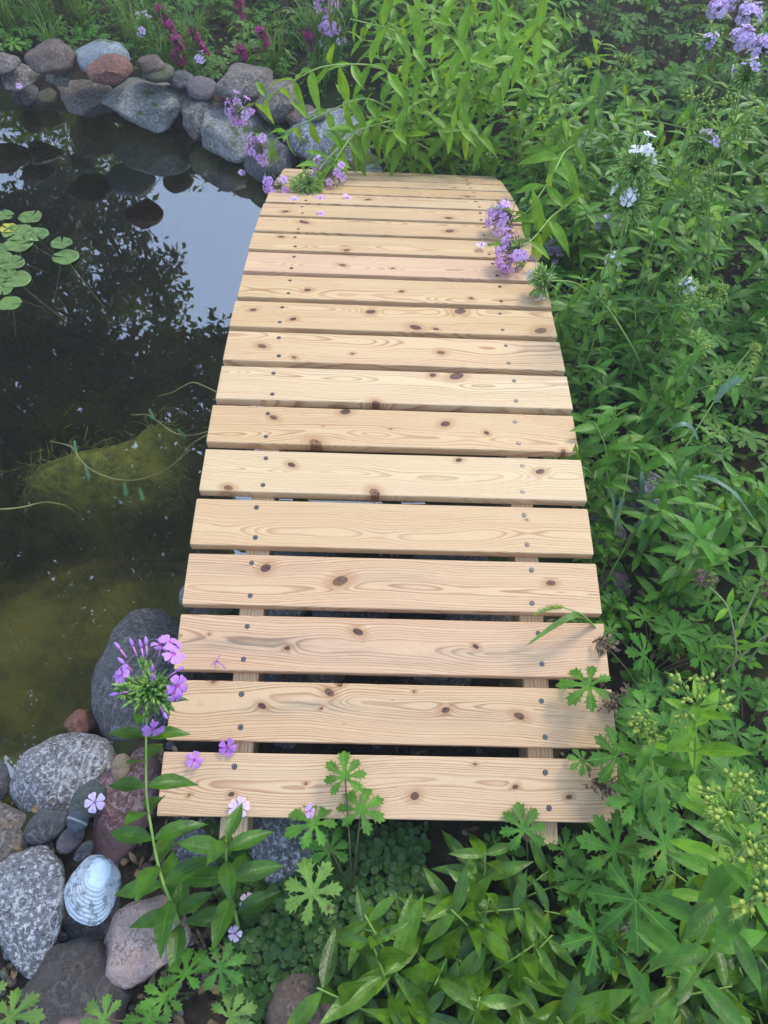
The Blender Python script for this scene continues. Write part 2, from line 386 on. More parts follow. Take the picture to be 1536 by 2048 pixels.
bm = bmesh.new(); x0, x1, y0, y1 = -4.1, .25, -.95, 2.95
for q in ((x0, y0), (x1, y0), (x1, y1), (x0, y1)): bm.verts.new((*q, WATER))
for q in ((x0, y0), (x1, y0), (x1, y1), (x0, y1)): bm.verts.new((*q, -1.4))
bm.verts.ensure_lookup_table(); vv = bm.verts
for q in ((0, 1, 2, 3), (7, 6, 5, 4), (0, 4, 5, 1), (1, 5, 6, 2), (2, 6, 7, 3), (3, 7, 4, 0)): bm.faces.new([vv[i] for i in q])
me = bpy.data.meshes.new('water'); bm.to_mesh(me); me.materials.append(m_water); o = bpy.data.objects.new('water', me); COL.objects.link(o); o['kind'] = 'structure'

# ------------------------------------------------------------------ the footbridge
PW, PT, PG, PL = .14*K, .0186, .02599*K, 1.0779*K
A0, A1, A2 = .33717, -.24175/K, .00555/K/K
SS = np.linspace(-.1, 2.4, 1001); ANG = A0+A1*SS+A2*SS*SS
YS = np.cumsum(np.concatenate([[0], np.cos((ANG[1:]+ANG[:-1])/2)*np.diff(SS)])); ZS = np.cumsum(np.concatenate([[0], np.sin((ANG[1:]+ANG[:-1])/2)*np.diff(SS)]))
YS -= np.interp(0, SS, YS); ZS -= np.interp(0, SS, ZS)
def arc(s): return float(np.interp(s, SS, YS)), float(np.interp(s, SS, ZS)), float(np.interp(s, SS, ANG))

def wood_mat():
    t = NT('cedar_board'); g = t.attr('grain', 'Fac'); kn = t.attr('knot', 'Fac'); st = t.attr('stain', 'Fac'); ob = t.obj(); rn = t.orand()
    mp = t.n('ShaderNodeMapping'); mp.inputs['Scale'].default_value = (1, 14, 14); t.l(ob, mp.inputs[0]); fib = mp.outputs[0]
    ad = t.n('ShaderNodeVectorMath', operation='ADD'); cmb = t.n('ShaderNodeCombineXYZ'); t.l(t.math('MULTIPLY', rn, 50), cmb.inputs[0]); t.l(fib, ad.inputs[0]); t.l(cmb.outputs[0], ad.inputs[1]); fib = ad.outputs[0]
    g2 = t.math('ADD', g, t.math('MULTIPLY', t.noise(9, 3, vec=fib), .35))
    fr = t.math('FRACT', g2)
    late = t.math('MULTIPLY', t.smooth(fr, .45, .88), t.smooth(fr, .91, 1.0, 1, 0))
    amp = t.smooth(t.noise(3, 2, vec=fib), .3, .7, .45, 1.0)
    fade = t.attr('latew', 'Fac')
    early = t.mix(rn, (.54, .365, .175), (.555, .36, .19))
    r2 = t.math('FRACT', t.math('MULTIPLY', rn, 17.31)); early = t.mix(t.smooth(r2, .4, .9, 0, .8), early, (.61, .455, .265)); early = t.mix(t.attr('pink', 'Fac'), early, (.60, .335, .235))
    early = t.mix(t.smooth(t.noise(2.2, 3, vec=fib), .35, .65, 0, .3), early, (.61, .45, .25))
    latec = t.mix(t.noise(4, 2, vec=fib), (.30, .135, .045), (.33, .15, .07))
    c = t.mix(t.math('MULTIPLY', t.math('MULTIPLY', late, amp), fade), early, latec)
    c = t.mix(t.smooth(t.noise(60, 4, .75, vec=fib), .48, .72, 0, .34), c, (.36, .20, .10))
    c = t.mix(t.smooth(t.noise(1.3, 2, vec=ob), .45, .65, 0, .35), c, (.52, .33, .20))
    c = t.mix(t.math('MULTIPLY', st, t.math('ADD', t.math('MULTIPLY', late, .5), t.smooth(t.noise(14, 3, vec=fib), .35, .65, .1, .6))), c, (.17, .145, .10))
    # knots
    c = t.mix(t.smooth(kn, 3.2, 1.0, 0, .55), c, (.33, .15, .05))
    rings = t.math('SINE', t.math('MULTIPLY', kn, 22))
    kcol = t.mix(t.smooth(rings, -.2, .8), (.10, .042, .025), (.045, .018, .012))
    kcol = t.mix(t.attr('soft', 'Fac'), t.mix(t.smooth(rings, -.4, .8), (.38, .19, .09), (.22, .10, .05)), kcol)
    kcol = t.mix(t.smooth(t.noise(160, 3, vec=ob), .5, .7), kcol, (.02, .01, .008))
    kd = t.math('ADD', kn, t.math('MULTIPLY', t.math('SUBTRACT', t.noise(110, 3, vec=ob), .5), .35))
    c = t.mix(t.smooth(kd, 1.08, .92), c, kcol)
    c = t.mix(t.math('MULTIPLY', t.math('MULTIPLY', t.smooth(kd, .85, 1.0), t.smooth(kd, 1.12, 1.0)), t.math('MULTIPLY', t.attr('soft', 'Fac'), .9)), c, (.04, .018, .010))
    # fine resin and sawing flecks
    c = t.mix(t.smooth(t.noise(35, 4, .6, vec=ob), .66, .74, 0, .25), c, (.33, .18, .09))
    t.fin(c, t.smooth(t.noise(18, 3, vec=fib), .3, .7, .50, .66), .35)
    dew = t.smooth(t.vor(240, vec=ob), .10, .30, 1, 0)
    h = t.math('ADD', t.math('MULTIPLY', late, .6), t.math('MULTIPLY', t.noise(90, 3, vec=fib), .5))
    h = t.math('ADD', h, t.math('MULTIPLY', t.math('MULTIPLY', dew, t.smooth(t.noise(3, 2, vec=t.pos()), .45, .6)), 1.3))
    t.bump(h, .30, .0007); return t.m
M_wood = wood_mat()

CORN = {1: ((325,1503),(313,1633),(1231,1519),(1246,1645)), 2: ((343,1358),(329,1479),(1222,1380),(1230,1497)), 3: ((358,1228),(345,1338),(1209,1250),(1221,1358)),
 4: ((380,1105),(368,1207),(1196,1129),(1208,1227)), 5: ((396,995),(384,1088),(1181,1020),(1191,1112)), 6: ((412,896),(401,980),(1166,920),(1177,1002)),
 7: ((428,809),(416,882),(1148,833),(1161,905)), 8: ((443,732),(432,797),(1134,754),(1146,820)), 9: ((458,663),(447,724),(1118,685),(1130,743)),
 10: ((471,601),(461,654),(1104,622),(1116,674)), 11: ((484,547),(474,592),(1090,565),(1102,612)), 12: ((497,505),(487,542),(1076,524),(1084,560)),
 13: ((506,467),(499,498),(1064,482),(1075,518)), 14: ((517,434),(509,462),(1046,447),(1059,477)), 15: ((526,408),(519,431),(1035,424),(1045,446)),
 16: ((534,387),(527,405),(1023,398),(1032,420)), 17: ((542,373),(535,386),(1012,381),(1020,395))}
# knots seen on each plank: (u, v, radius px, darkness/softness)
KN = {1: [(378,1592,4),(461,1590,6),(607,1568,4),(824,1593,10),(946,1528,4),(1026,1574,6),(1133,1594,6)],
 2: [(417,1362,6),(518,1412,8),(651,1385,10),(671,1369,6),(636,1417,4),(822,1383,4),(885,1421,8),(1033,1433,9),(778,1402,2),(683,1447,2)],
 3: [(413,1269,3),(571,1297,6),(711,1265,9),(722,1284,2),(949,1295,6)], 4: [(531,1136,11),(681,1162,13),(1105,1167,8)], 5: [(1058,1042,3)],
 6: [(582,929,7),(920,920,6),(1084,944,8),(463,975,8),(750,985,12)], 7: [(547,835,7),(690,824,9),(635,886,13),(892,849,9),(974,867,6),(1124,902,6),(782,858,3),(648,853,2)],
 8: [(751,808,9),(913,754,12),(865,752,7)], 9: [(524,696,8),(704,711,4),(590,719,5),(880,708,7)],
 10: [(506,621,6),(588,640,7),(741,624,8),(830,656,10),(870,659,5),(922,622,12),(1079,662,12)], 11: [(614,579,6),(800,581,5),(938,595,5)],
 12: [(683,531,6),(708,509,8),(782,537,4)], 13: [(561,475,6),(694,501,6)], 14: [(606,445,8),(895,460,9)], 15: [(571,425,8),(892,436,7)], 16: [(730,400,7)], 17: [(925,390,7)]}
STAIN = {4: [(.12,.25,.42,.25,.012),(.5,.42,.2,.3,.016)], 3: [(.18,.55,.55,.8,.014),(.72,.6,.3,.6,.012),(.5,.75,.8,.35,.01)], 2: [(.3,.45,.28,.8,.012),(.65,.5,.5,.35,.02),(.92,.45,.2,.6,.015)], 1: [(.1,.35,.1,.2,.01)]}
def fields(k, Xc, Yc, Zc, rs, cfg):
    """annual-ring distance, knot distance and stain over board coordinates"""
    y0, zp, slope, ph, ring, kn, stn = cfg
    y = Yc-y0-.006*np.sin(Xc*7+ph)-.003*np.sin(Xc*19+ph*2)
    pz = zp+slope*Xc+.006*np.sin(Xc*5+ph*3)+.0022*np.sin(Xc*23+ph)+.001*np.sin(Xc*51+ph*5)
    bend = np.zeros_like(Xc); kd = np.full(Xc.shape, 9.); soft = np.full(Xc.shape, .8)
    for (kx, ky, kr) in kn:
        dx, dy = Xc-kx, Yc-ky
        bend += kr*1.3*np.exp(-((dx/(kr*3.4))**2+(dy/(kr*1.9))**2))
        qd = np.sqrt((dx/(kr*(1.05+.4*abs(math.sin(kx*90)))))**2+((dy+.25*dx*math.sin(kx*300))/(kr*.9))**2); soft = np.where(qd < kd, .55+.45*abs(math.sin(kx*777+ky*3000)) if abs(ky) < PW/2-kr else .45, soft); kd = np.minimum(kd, qd)
    r = np.sqrt(y*y+(Zc-pz)**2)+bend
    r = r+.0012*np.sin(r*310+ph)+.0004*np.sin(r*900)
    s = np.zeros_like(Xc)
    for (sx, sy, wx, am, wy) in stn:
        s = np.maximum(s, am*np.exp(-np.abs((Xc/PL+.5-sx)/(wx/2))**4)*np.exp(-((Yc-(.5-sy)*PW-.004*np.sin(Xc*12+ph))/wy)**2))
    return r/ring, kd, s, soft
def board(name, L, W, T, k, cfg, parent, nx=190, path=None, latew=.85):
    """a board (or a bent beam when path is given) with its ring field stored per vertex"""
    b = .0012; ny_ = max(4, int(W/.0032))
    prof = [(-W/2, -T+b), (-W/2, -b)]+[(-W/2+b+(W-2*b)*i/ny_, 0) for i in range(ny_+1)]+[(W/2, -b), (W/2, -T+b), (W/2-b, -T), (-W/2+b, -T)]
    n = len(prof); xs = np.concatenate([[-L/2], np.linspace(-L/2+b, L/2-b, nx), [L/2]]); m = len(xs)
    V = np.zeros((m, n, 3))
    for i, x in enumerate(xs):
        sh = 1.0 if 0 < i < m-1 else .0
        V[i, :, 0] = x; V[i, :, 1] = [q[0]*(1 if sh else 1-b*2/W) for q in prof]; V[i, :, 2] = [q[1] if sh else (-T/2+(q[1]+T/2)*(1-2*b/T)) for q in prof]
    C = V.reshape(-1, 3)
    g, kd, st, sf = fields(k, C[:, 0], C[:, 1], C[:, 2], None, cfg)
    rs = np.random.RandomState(k*7+1)
    Vw = C.copy()
    if path is None:   # barely perceptible warp and saw-edge wander
        Vw[:, 1] += .0002*np.sin(C[:, 0]*9+k)+.0001*np.sin(C[:, 0]*31+k*2); Vw[:, 2] += .0003*np.sin(C[:, 0]*4+k*1.7)
    else:
        for i in range(m):
            yy, zz, an = arc(xs[i]+L/2-.02+path)
            for j in range(n):
                la, h = prof[j]; Vw[i*n+j] = (la, yy+math.sin(an)*(-(h-PT)), zz+math.cos(an)*(h-PT))
    F = [(i*n+j, i*n+(j+1) % n, (i+1)*n+(j+1) % n, (i+1)*n+j) for i in range(m-1) for j in range(n)]
    F.append(tuple(range(n-1, -1, -1))); F.append(tuple((m-1)*n+j for j in range(n)))
    F = [f[::-1] for f in F] if path is None else [f[::-1] for f in F]
    me = bpy.data.meshes.new(name); me.from_pydata(Vw.tolist(), [], F); me.materials.append(M_wood)
    for nm, arr in (('grain', g), ('knot', kd), ('stain', st), ('latew', np.full(len(C), latew)), ('soft', sf), ('pink', np.full(len(C), {12: .45, 1: .2, 2: .15, 3: .3, 4: .2, 5: .15}.get(k, 0.)))):
        a = me.attributes.new(nm, 'FLOAT', 'POINT'); a.data.foreach_set('value', arr.astype(np.float32))
    me.update(); o = bpy.data.objects.new(name, me); COL.objects.link(o); o.parent = parent; return o

bridge = empty('footbridge', (0, 0, 0), label='arched footbridge of new pale cedar planks running along the pond edge', cat='footbridge')
t = NT('screw_steel'); t.b.inputs['Metallic'].default_value = .8; t.fin((.18, .18, .19), .4); M_steel = t.m
t = NT('screw_hole'); t.fin((.015, .011, .009), .9, .1); M_hole = t.m
smb = MB()
for (r0, r1, z0, mi) in ((.0, .0050, .0004, 1), (.0, .0037, .0009, 0)):
    V = [(0, 0, z0)]+[(r1*math.cos(a*math.pi/7), r1*math.sin(a*math.pi/7), z0) for a in range(14)]
    smb.add(V, [(0, i+1, (i+1) % 14+1) for i in range(14)], mi=mi)
for (hx, hy) in ((.0022, .0006), (.0006, .0022)): smb.add([(-hx, -hy, .0013), (hx, -hy, .0013), (hx, hy, .0013), (-hx, hy, .0013)], [(0, 1, 2, 3)], mi=1)
screw_me = smb.mesh('screw', [M_steel, M_hole], False)
rk = random.Random(11)
CFG = {1: (.004, -.004, .040, .5, .0038), 2: (.012, -.012, .026, 2.2, .0034), 3: (.0, -.012, .016, 4.0, .0034), 4: (-.012, -.006, .034, 1.1, .0036), 5: (-.012, -.022, .022, 5.0, .0032)}
for k in range(1, 21):
    s = (k-1)*(PW+PG)+PW/2; yy, zz, an = arc(s); kn = []
    if k in CORN:
        TL, BL, TR, BR = [np.array(q, float) for q in CORN[k]]
        for q in KN.get(k, []):
            u, v, rp = q; a = (u-(TL[0]+BL[0])/2)/((TR[0]+BR[0])/2-(TL[0]+BL[0])/2)
            top = TL[1]+(TR[1]-TL[1])*a; bot = BL[1]+(BR[1]-BL[1])*a; bb = (v-top)/(bot-top)
            kn.append(((a-.5)*PL, (.5-bb)*PW, rp*.78/(TR[0]-TL[0])*PL))
    else: kn = [(rk.uniform(-.3, .3), rk.uniform(-.03, .03), rk.uniform(.003, .006)) for _ in range(3)]
    cfg = CFG.get(k) or (rk.uniform(-.03, .03), -rk.uniform(.002, .03), rk.choice((-1, 1))*rk.uniform(.012, .035), rk.uniform(0, 6), rk.uniform(.0028, .0040))
    o = board('plank', PL, PW, PT, k, cfg+(kn, STAIN.get(k, [])), bridge, latew=(.62 if k in (5, 6, 12) else .9))
    o.location = (rk.uniform(-.0025, .0025), yy, zz); o.rotation_euler = (an, 0, rk.uniform(-.0015, .0015))
    for sx in (-.236, .232):
        for sy in (-.027, .027):
            q = bpy.data.objects.new('screw', screw_me); COL.objects.link(q); q.parent = o
            q.location = (sx+rk.uniform(-.004, .004), sy+rk.uniform(-.003, .003), .0002+.0008*math.sin(sx*4+k*1.7)); q.rotation_euler = (0, 0, rk.uniform(0, 3)); q.scale = (.82,)*3
for bx in (-.233, .229):
    o = board('support_beam', 20*(PW+PG)+.03, .040, .066, 40+int(bx*10), (.03, -.02, .004, 1., .004, [], []), bridge, nx=70, path=-.012)
    o.location = (bx, 0, 0)

# ------------------------------------------------------------------ rocks
bm = bmesh.new(); bmesh.ops.create_icosphere(bm, subdivisions=4, radius=1)
ICO_V = np.array([v.co[:] for v in bm.verts]); ICO_F = [tuple(v.index for v in f.verts) for f in bm.faces]; bm.free()
bm = bmesh.new(); bmesh.ops.create_icosphere(bm, subdivisions=3, radius=1)
ICO3_V = np.array([v.co[:] for v in bm.verts]); ICO3_F = [tuple(v.index for v in f.verts) for f in bm.faces]; bm.free()
RM = {
 'granite': rock_mat('speckled_granite', (.20, .20, .21), (.075, .075, .08), (.68, .68, .70), 1., 75, .6),
 'salt': rock_mat('salt_and_pepper_granite', (.23, .24, .26), (.07, .07, .08), (.72, .73, .76), 1.1, 75, .5),
 'grey': rock_mat('grey_stone', (.29, .29, .275), (.12, .12, .11), (.55, .55, .52), .8, 60, .8, moss=.25),
 'dark': rock_mat('dark_basalt', (.085, .090, .098), (.036, .038, .042), (.24, .24, .25), .6, 70, .8),
 'darkbrown': rock_mat('dark_brown_stone', (.18, .15, .13), (.07, .058, .052), (.40, .35, .31), .7, 60, .8),
 'brown': rock_mat('brown_stone', (.15, .105, .080), (.07, .05, .04), (.28, .22, .18), .5, 70, .7),
 'olive': rock_mat('olive_brown_stone', (.13, .115, .080), (.06, .055, .04), (.24, .22, .16), .4, 60, .6, moss=.2),
 'red': rock_mat('red_brown_sandstone', (.22, .085, .055), (.11, .04, .03), (.36, .20, .16), .5, 60, .6),
 'pinkred': rock_mat('pink_red_granite', (.20, .095, .095), (.09, .045, .05), (.46, .36, .38), .7, 80, .7, patch=(.14, .08, .08)),
 'pink': rock_mat('pink_granite', (.66, .45, .38), (.42, .29, .25), (.74, .64, .58), .7, 100, .5),
 'purple': rock_mat('grey_purple_stone', (.17, .14, .15), (.09, .07, .08), (.30, .26, .27), .4, 70, .5),
 'blue': rock_mat('blue_grey_granite', (.24, .29, .33), (.12, .14, .16), (.42, .47, .50), .7, 100, .5, moss=.15),
 'bluepeb': rock_mat('slate_blue_pebble', (.075, .105, .135), (.05, .07, .09), (.16, .19, .22), .2, 60, .4, stripe=(.30, .34, .36)),
 'tan': rock_mat('tan_pebble', (.30, .235, .15), (.20, .15, .10), (.40, .33, .24), .3, 60, .4),
 'green': rock_mat('green_grey_cobble', (.085, .105, .095), (.05, .06, .055), (.17, .2, .18), .4, 80, .5),
 'mottled': rock_mat('pale_mottled_stone', (.22, .19, .16), (.08, .07, .06), (.48, .44, .38), .8, 35, .8, 14),
 'stripe': rock_mat('white_veined_grey_rock', (.25, .27, .31), (.09, .10, .12), (.62, .65, .70), 1., 55, .8, 16, moss=.1),
 'moss': rock_mat('mossy_stone', (.06, .06, .05), (.03, .03, .028), (.12, .12, .10), .3, 60, .5, moss=1.4),
 'patch': rock_mat('brown_stone_with_pink_patch', (.095, .080, .068), (.045, .040, .036), (.19, .17, .16), .4, 70, .7, patch=(.27, .17, .155)),
}
def rock_mesh(seed, rx, ry, rz, kind='round', fine=True):
    rs = np.random.RandomState(seed); V = (ICO_V if fine else ICO3_V).copy()
    nc, lo, hi = {'round': (9, .70, .93), 'block': (14, .56, .80), 'smooth': (4, .80, .96), 'pebble': (1, .93, 1.), 'flat': (11, .64, .88)}[kind]
    for _ in range(nc):
        d = nrm(rs.normal(size=3)); h = rs.uniform(lo, hi); q = V@d-h; V -= np.outer(np.where(q > 0, q*.92, 0), d)
    ex = {'block': .55}.get(kind, .8)
    am = {'round': .10, 'block': .10, 'smooth': .07, 'pebble': .02, 'flat': .10}[kind]
    off = Vector((seed*3.7, seed*1.3, 0)); f = np.empty(len(V))
    for i, v in enumerate(V):
        q = Vector(v)
        f[i] = am*noise.noise(q*1.1+off)*1.6+(am*.55*noise.noise(q*2.7+off)+am*.34*noise.noise(q*6.5+off)+am*.15*noise.noise(q*15+off) if kind != 'pebble' else 0)
    V *= (1+f)[:, None]
    return V*np.array([rx, ry, rz])
def rock(u, v, wp, hp, z, mat, label, kind='round', rot=0., cr=.62, seed=None, name='rock', sink=0., fine=True, group=None, tilt=0., cat='rock'):
    seed = seed if seed is not None else int(u*7+v*13) % 9973
    c = P(u, v, z); dp = depth(c); rx = wp/2*dp/FPX; H = hp/2*dp/FPX
    phi = math.atan2(CAM[2]-c[2], math.hypot(c[0]-CAM[0], c[1]-CAM[1]))
    if z <= -.12 and v < 400: cr = .85; z -= .015
    rz = cr*min(rx, H) if H < rx*1.4 else cr*rx
    ry = math.sqrt(max(H*H-(rz*math.cos(phi))**2, (.55*rx)**2))/math.sin(phi); ry = min(ry, max(rx, H)*1.25)
    V = rock_mesh(seed, rx*1.05, ry*1.05, rz*1.05, kind, fine)
    az = -math.atan2(c[0]-CAM[0], c[1]-CAM[1])*.7
    Rm = np.array(Euler((R(tilt), 0, az+R(rot))).to_matrix()); V = V@Rm.T
    mb = MB(); mb.add(V, ICO_F if fine else ICO3_F); o = mb.build(name, RM[mat], None, True, loc=(c[0], c[1], c[2]-sink))
    return tag(o, label, cat, group)
ROCKS = [ # far bank, left to right
 (33,152,84,42,-.06,'mottled','pale lichen-grown flat rock at the left end of the far pond bank','flat',0),
 (50,188,56,42,-.15,'dark','small blue-black rock at the waterline at the left end of the far bank','round',0),
 (103,115,92,68,.04,'brown','reddish brown mottled rock high on the left of the far bank','round',0),
 (116,150,62,66,-.04,'grey','pale-topped pointed grey rock between the lichen rock and the pitted brown boulder','block',10),
 (94,196,46,40,-.16,'olive','small grey-brown block under the pointed grey rock at the waterline','block',0),
 (172,195,118,80,-.13,'darkbrown','pitted dark brown boulder at the waterline under the blue-grey boulder','block',0),
 (203,120,104,82,.02,'blue','large blue-grey rounded boulder standing behind the red-brown rock','round',0),
 (221,138,86,60,.06,'red','red-brown wedge rock lying against the blue-grey boulder','flat',-8),
 (303,127,60,44,.02,'brown','low brown rock behind the olive stone on the far bank','flat',0),
 (317,145,58,42,.0,'olive','smooth olive-brown stone on top of the widest grey boulder','smooth',-12),
 (362,160,50,38,-.04,'dark','dark stone right of the olive-brown stone on the far bank','smooth',0),
 (297,202,170,88,-.12,'grey','widest grey boulder with a flat top on the far pond bank','flat',0),
 (402,177,62,54,-.05,'purple','round pinkish grey cobble on the edge of the widest boulder','smooth',0),
 (493,165,112,80,-.02,'darkbrown','large dark rounded boulder at the back above the small red stone','round',0),
 (453,190,44,42,-.05,'red','small red stone in front of the large dark boulder at the back','block',0),
 (402,238,92,84,-.13,'mottled','pale mottled angular rock at the waterline right of the widest boulder','block',15),
 (468,262,160,86,-.14,'grey','broad grey-green flat boulder sloping into the pond near the bridge end','flat',18),
 (556,200,100,100,-.05,'darkbrown','dark brown boulder half hidden by the arching phlox leaves','round',0),
 (538,322,100,76,-.15,'dark','dark grey rock touching the left side of the bridge at its far end','round',12),
 (660,285,160,118,-.12,'stripe','large blue-grey rock with white veins left behind the bridge end','round',0),
 (605,234,66,52,-.06,'brown','reddish brown rock behind the white-veined rock','round',0),
 (634,230,44,36,-.02,'grey','small light grey stone resting behind the white-veined rock','block',0),
 (582,275,34,36,-.12,'grey','small grey stone between the broad dark boulder and the white-veined rock','round',0),
 (722,330,76,42,-.14,'moss','moss-covered stone at the far end of the bridge','smooth',0),
 (745,345,44,22,-.12,'blue','small pale blue-grey stone peeping over the far end of the bridge','smooth',0),
 (-40,160,90,70,-.06,'brown','brown rock at the far bank cut by the left edge of the photo','round',0),
 (0,125,70,50,.0,'darkbrown','dark rock behind the lichen rock at the photo edge','round',0),
 # near bank
 (292,1356,195,262,-.14,'dark','large smooth charcoal boulder leaning against the left side of the near planks','smooth',-12),
 (164,1450,68,76,-.17,'red','small rust-red stone at the waterline beside the charcoal boulder','block',0),
 (130,1553,200,160,-.13,'granite','large speckled grey boulder on the near bank at the waterline','smooth',-15),
 (242,1534,38,48,-.09,'tan','small tan pebble between the speckled boulder and the pink-red rock','pebble',-25),
 (258,1612,150,215,-.12,'pinkred','long pink-red rock beside the front left corner of the bridge','flat',-38),
 (176,1600,84,58,-.07,'green','green-grey cobble lying on the large speckled boulder','smooth',28),
 (94,1650,86,60,-.085,'dark','dark oval cobble below the large speckled boulder','pebble',0),
 (155,1641,40,42,-.055,'bluepeb','blue pebble with a thin white stripe','pebble',10),
 (141,1678,58,40,-.08,'purple','small grey-purple cobble under the striped blue pebble','pebble',18),
 (8,1690,120,200,-.12,'darkbrown','dark rough boulder cut by the left edge of the photo','round',0),
 (62,1808,140,246,-.08,'salt','tall black and white speckled granite boulder left of the clam shell','flat',-18),
 (195,1835,150,150,-.12,'dark','dark grey rock underneath the clam shell','round',0),
 (285,1882,172,172,-.07,'pink','angular pink granite block at the foot of the foreground phlox','block',-10),
 (150,1992,200,200,-.08,'patch','large brown rock with a pink patch at the bottom left','round',-15),
 (75,1955,110,110,-.12,'dark','dark rock behind the pink-patched rock at the bottom left','round',0),
 (168,1702,44,24,-.06,'dark','flat blue-grey chip lying above the clam shell','pebble',15),
 (568,1690,150,150,-.10,'salt','salt and pepper granite block under the front edge of the bridge','block',0),
 (600,2025,134,122,-.06,'brown','smooth brown stone at the bottom edge below the ground cover','smooth',20),
 (405,1700,130,130,-.13,'granite','dark speckled rock under the left beam end','round',0),
 (210,1900,70,70,-.13,'olive','olive stone wedged between the pink granite block and the clam shell rock','round',0),
 (20,1985,70,60,-.12,'brown','brown stone low in the bottom left corner of the rock pile','round',0),
 (-20,1560,70,90,-.15,'dark','dark wet stone at the waterline on the left photo edge','round',0),
 # right side and under the planks
 (1215,1065,90,110,-.12,'grey','grey lichened rock beside the right end of the fifth plank','block',0),
 (1292,990,160,80,-.12,'granite','broad grey rock half hidden under the foxtail grass','round',0),
 (1150,620,100,70,-.16,'purple','dark purplish rock right of the tenth plank','round',0),
 (1155,690,80,50,-.15,'dark','dark rock right of the ninth plank','round',0),
 (1190,850,70,70,-.16,'dark','dark wet-looking rock right of the seventh plank','round',0),
 (1230,1170,70,60,-.13,'darkbrown','dark brown rock right of the fourth plank','round',0),
]
for q in ROCKS:
    u, v, wp, hp, z, mat, lab, kind, rot = q
    rock(u, v, wp, hp, z, mat, lab, kind, rot, cat='pebble' if 'pebble' in lab or 'chip' in lab else 'rock', name='pebble' if 'pebble' in lab or 'chip' in lab else 'rock')
# stones seen in the gaps between the near planks
UND = [(385,1190,50,60,'grey','pale grey stone showing left of the fourth plank end'),(435,1216,90,60,'olive','olive stone in the gap left of the left beam under the fourth plank'),
 (560,1222,110,60,'grey','grey stone in the third gap just right of the left beam'),(385,1345,70,80,'granite','dark grey stone in the second gap against the charcoal boulder'),
 (430,1350,110,70,'salt','pale speckled stone in the second gap left of the left beam'),(560,1352,140,80,'dark','dark stone in the second gap right of the left beam'),
 (650,1355,90,60,'darkbrown','dark brown stone in the second gap in the middle'),(365,1500,50,50,'tan','pale curled stone chip in the first gap at the left plank ends'),
 (410,1495,90,70,'olive','olive stone in the first gap left of the left beam'),(600,1495,190,90,'dark','wide black stone in the first gap right of the left beam'),
 (880,1360,140,80,'darkbrown','dark brown stone in the second gap left of the right beam'),(860,1495,130,70,'grey','grey stone in the first gap in the middle'),
 (700,1225,160,80,'dark','black stone in the third gap in the middle'),(960,1235,150,80,'darkbrown','dark brown stone in the third gap near the right beam'),
 (620,1108,150,70,'dark','dark stone in the fourth gap right of the left beam'),(900,1120,160,70,'dark','black stone in the fourth gap in the middle')]
for (u, v, wp, hp, mat, lab) in UND: rock(u, v, wp, hp, -.155, mat, lab, 'round', fine=False, cr=.8)
# small gravel and leaf litter between the rocks
mb = MB(); rs = random.Random(5)
for i in range(900):
    if i % 3: p = G(rs.uniform(-40, 430), rs.uniform(1480, 2060))
    else: p = G(rs.uniform(340, 1240), rs.uniform(1100, 1700))
    if pond_sd(np.array([p[0]]), np.array([p[1]]))[0] > -.01: continue
    r = rs.uniform(.003, .011); V = ICO3_V[:]*np.array([r, r*rs.uniform(.6, 1), r*.6]); a = rs.uniform(0, 6)
    bmv = V@np.array([[math.cos(a), math.sin(a), 0], [-math.sin(a), math.cos(a), 0], [0, 0, 1]])
    if i < 250: mb.add(bmv+p+[0, 0, r*.3], ICO3_F, mi=rs.randint(0, 2))
tag(mb.build('gravel', [RM['grey'], RM['brown'], RM['dark']]), kind='stuff')
mb = MB()
for i in range(420):
    p = G(rs.uniform(-40, 460), rs.uniform(1500, 2060)) if i % 2 else G(rs.uniform(300, 1300), rs.uniform(1100, 1720)); a = rs.uniform(0, 6)
    leaf(mb, p+[0, 0, rs.uniform(.002, .02)], (math.cos(a), math.sin(a), rs.uniform(-.2, .3)), (rs.uniform(-.5, .5), rs.uniform(-.5, .5), 1), rs.uniform(.008, .026), rs.uniform(.0015, .006), rs, .5, rs.uniform(-.5, .9), .3)
tag(mb.build('leaf_litter', M_brown), kind='stuff')

# clam shell
c = P(181, 1776, .0); mb = MB(); nr_, na = 60, 72; V = []; A = []
rsh = np.random.RandomState(4)
for i in range(nr_):
    t_ = i/(nr_-1)
    for j in range(na):
        a = 2*math.pi*j/na; ox, oy = .033*math.cos(a)*(1+.09*math.sin(2*a+1)+.03*math.sin(5*a)), .043*math.sin(a)*(1+.09*math.cos(a)+.02*math.sin(4*a))
        ux, uy = .014, .034
        x, y = ux*(1-t_)+ox*t_, uy*(1-t_)+oy*t_
        e = min(1., math.hypot(x/.037, y/.047)); z = .016*(1-e**2.4)**.8+.008*math.exp(-((x-ux)**2+(y-uy)**2)/.00012)*(1-t_)
        z += .00035*math.sin(t_*95+.8*math.sin(a*3)+noise.noise(Vector((x*90, y*90, 0)))*2.0)*min(1, t_*3)+.0006*noise.noise(Vector((x*300, y*300, 1)))
        V.append((x, y, z)); A.append((math.sin(a), t_, noise.noise(Vector((x*60, y*60, 3)))*.5+.5))
mb.add(V, [(i*na+j, i*na+(j+1) % na, (i+1)*na+(j+1) % na, (i+1)*na+j) for i in range(nr_-1) for j in range(na)], A)
t = NT('chalky_shell'); u_, t_, r_ = t.sep(t.attr('lf'))
cc = t.mix(t.smooth(t.math('SINE', t.math('ADD', t.math('MULTIPLY', t_, 95), t.math('MULTIPLY', t.noise(60, 3), 5))), -.2, .8), (.30, .34, .38), (.47, .55, .61))
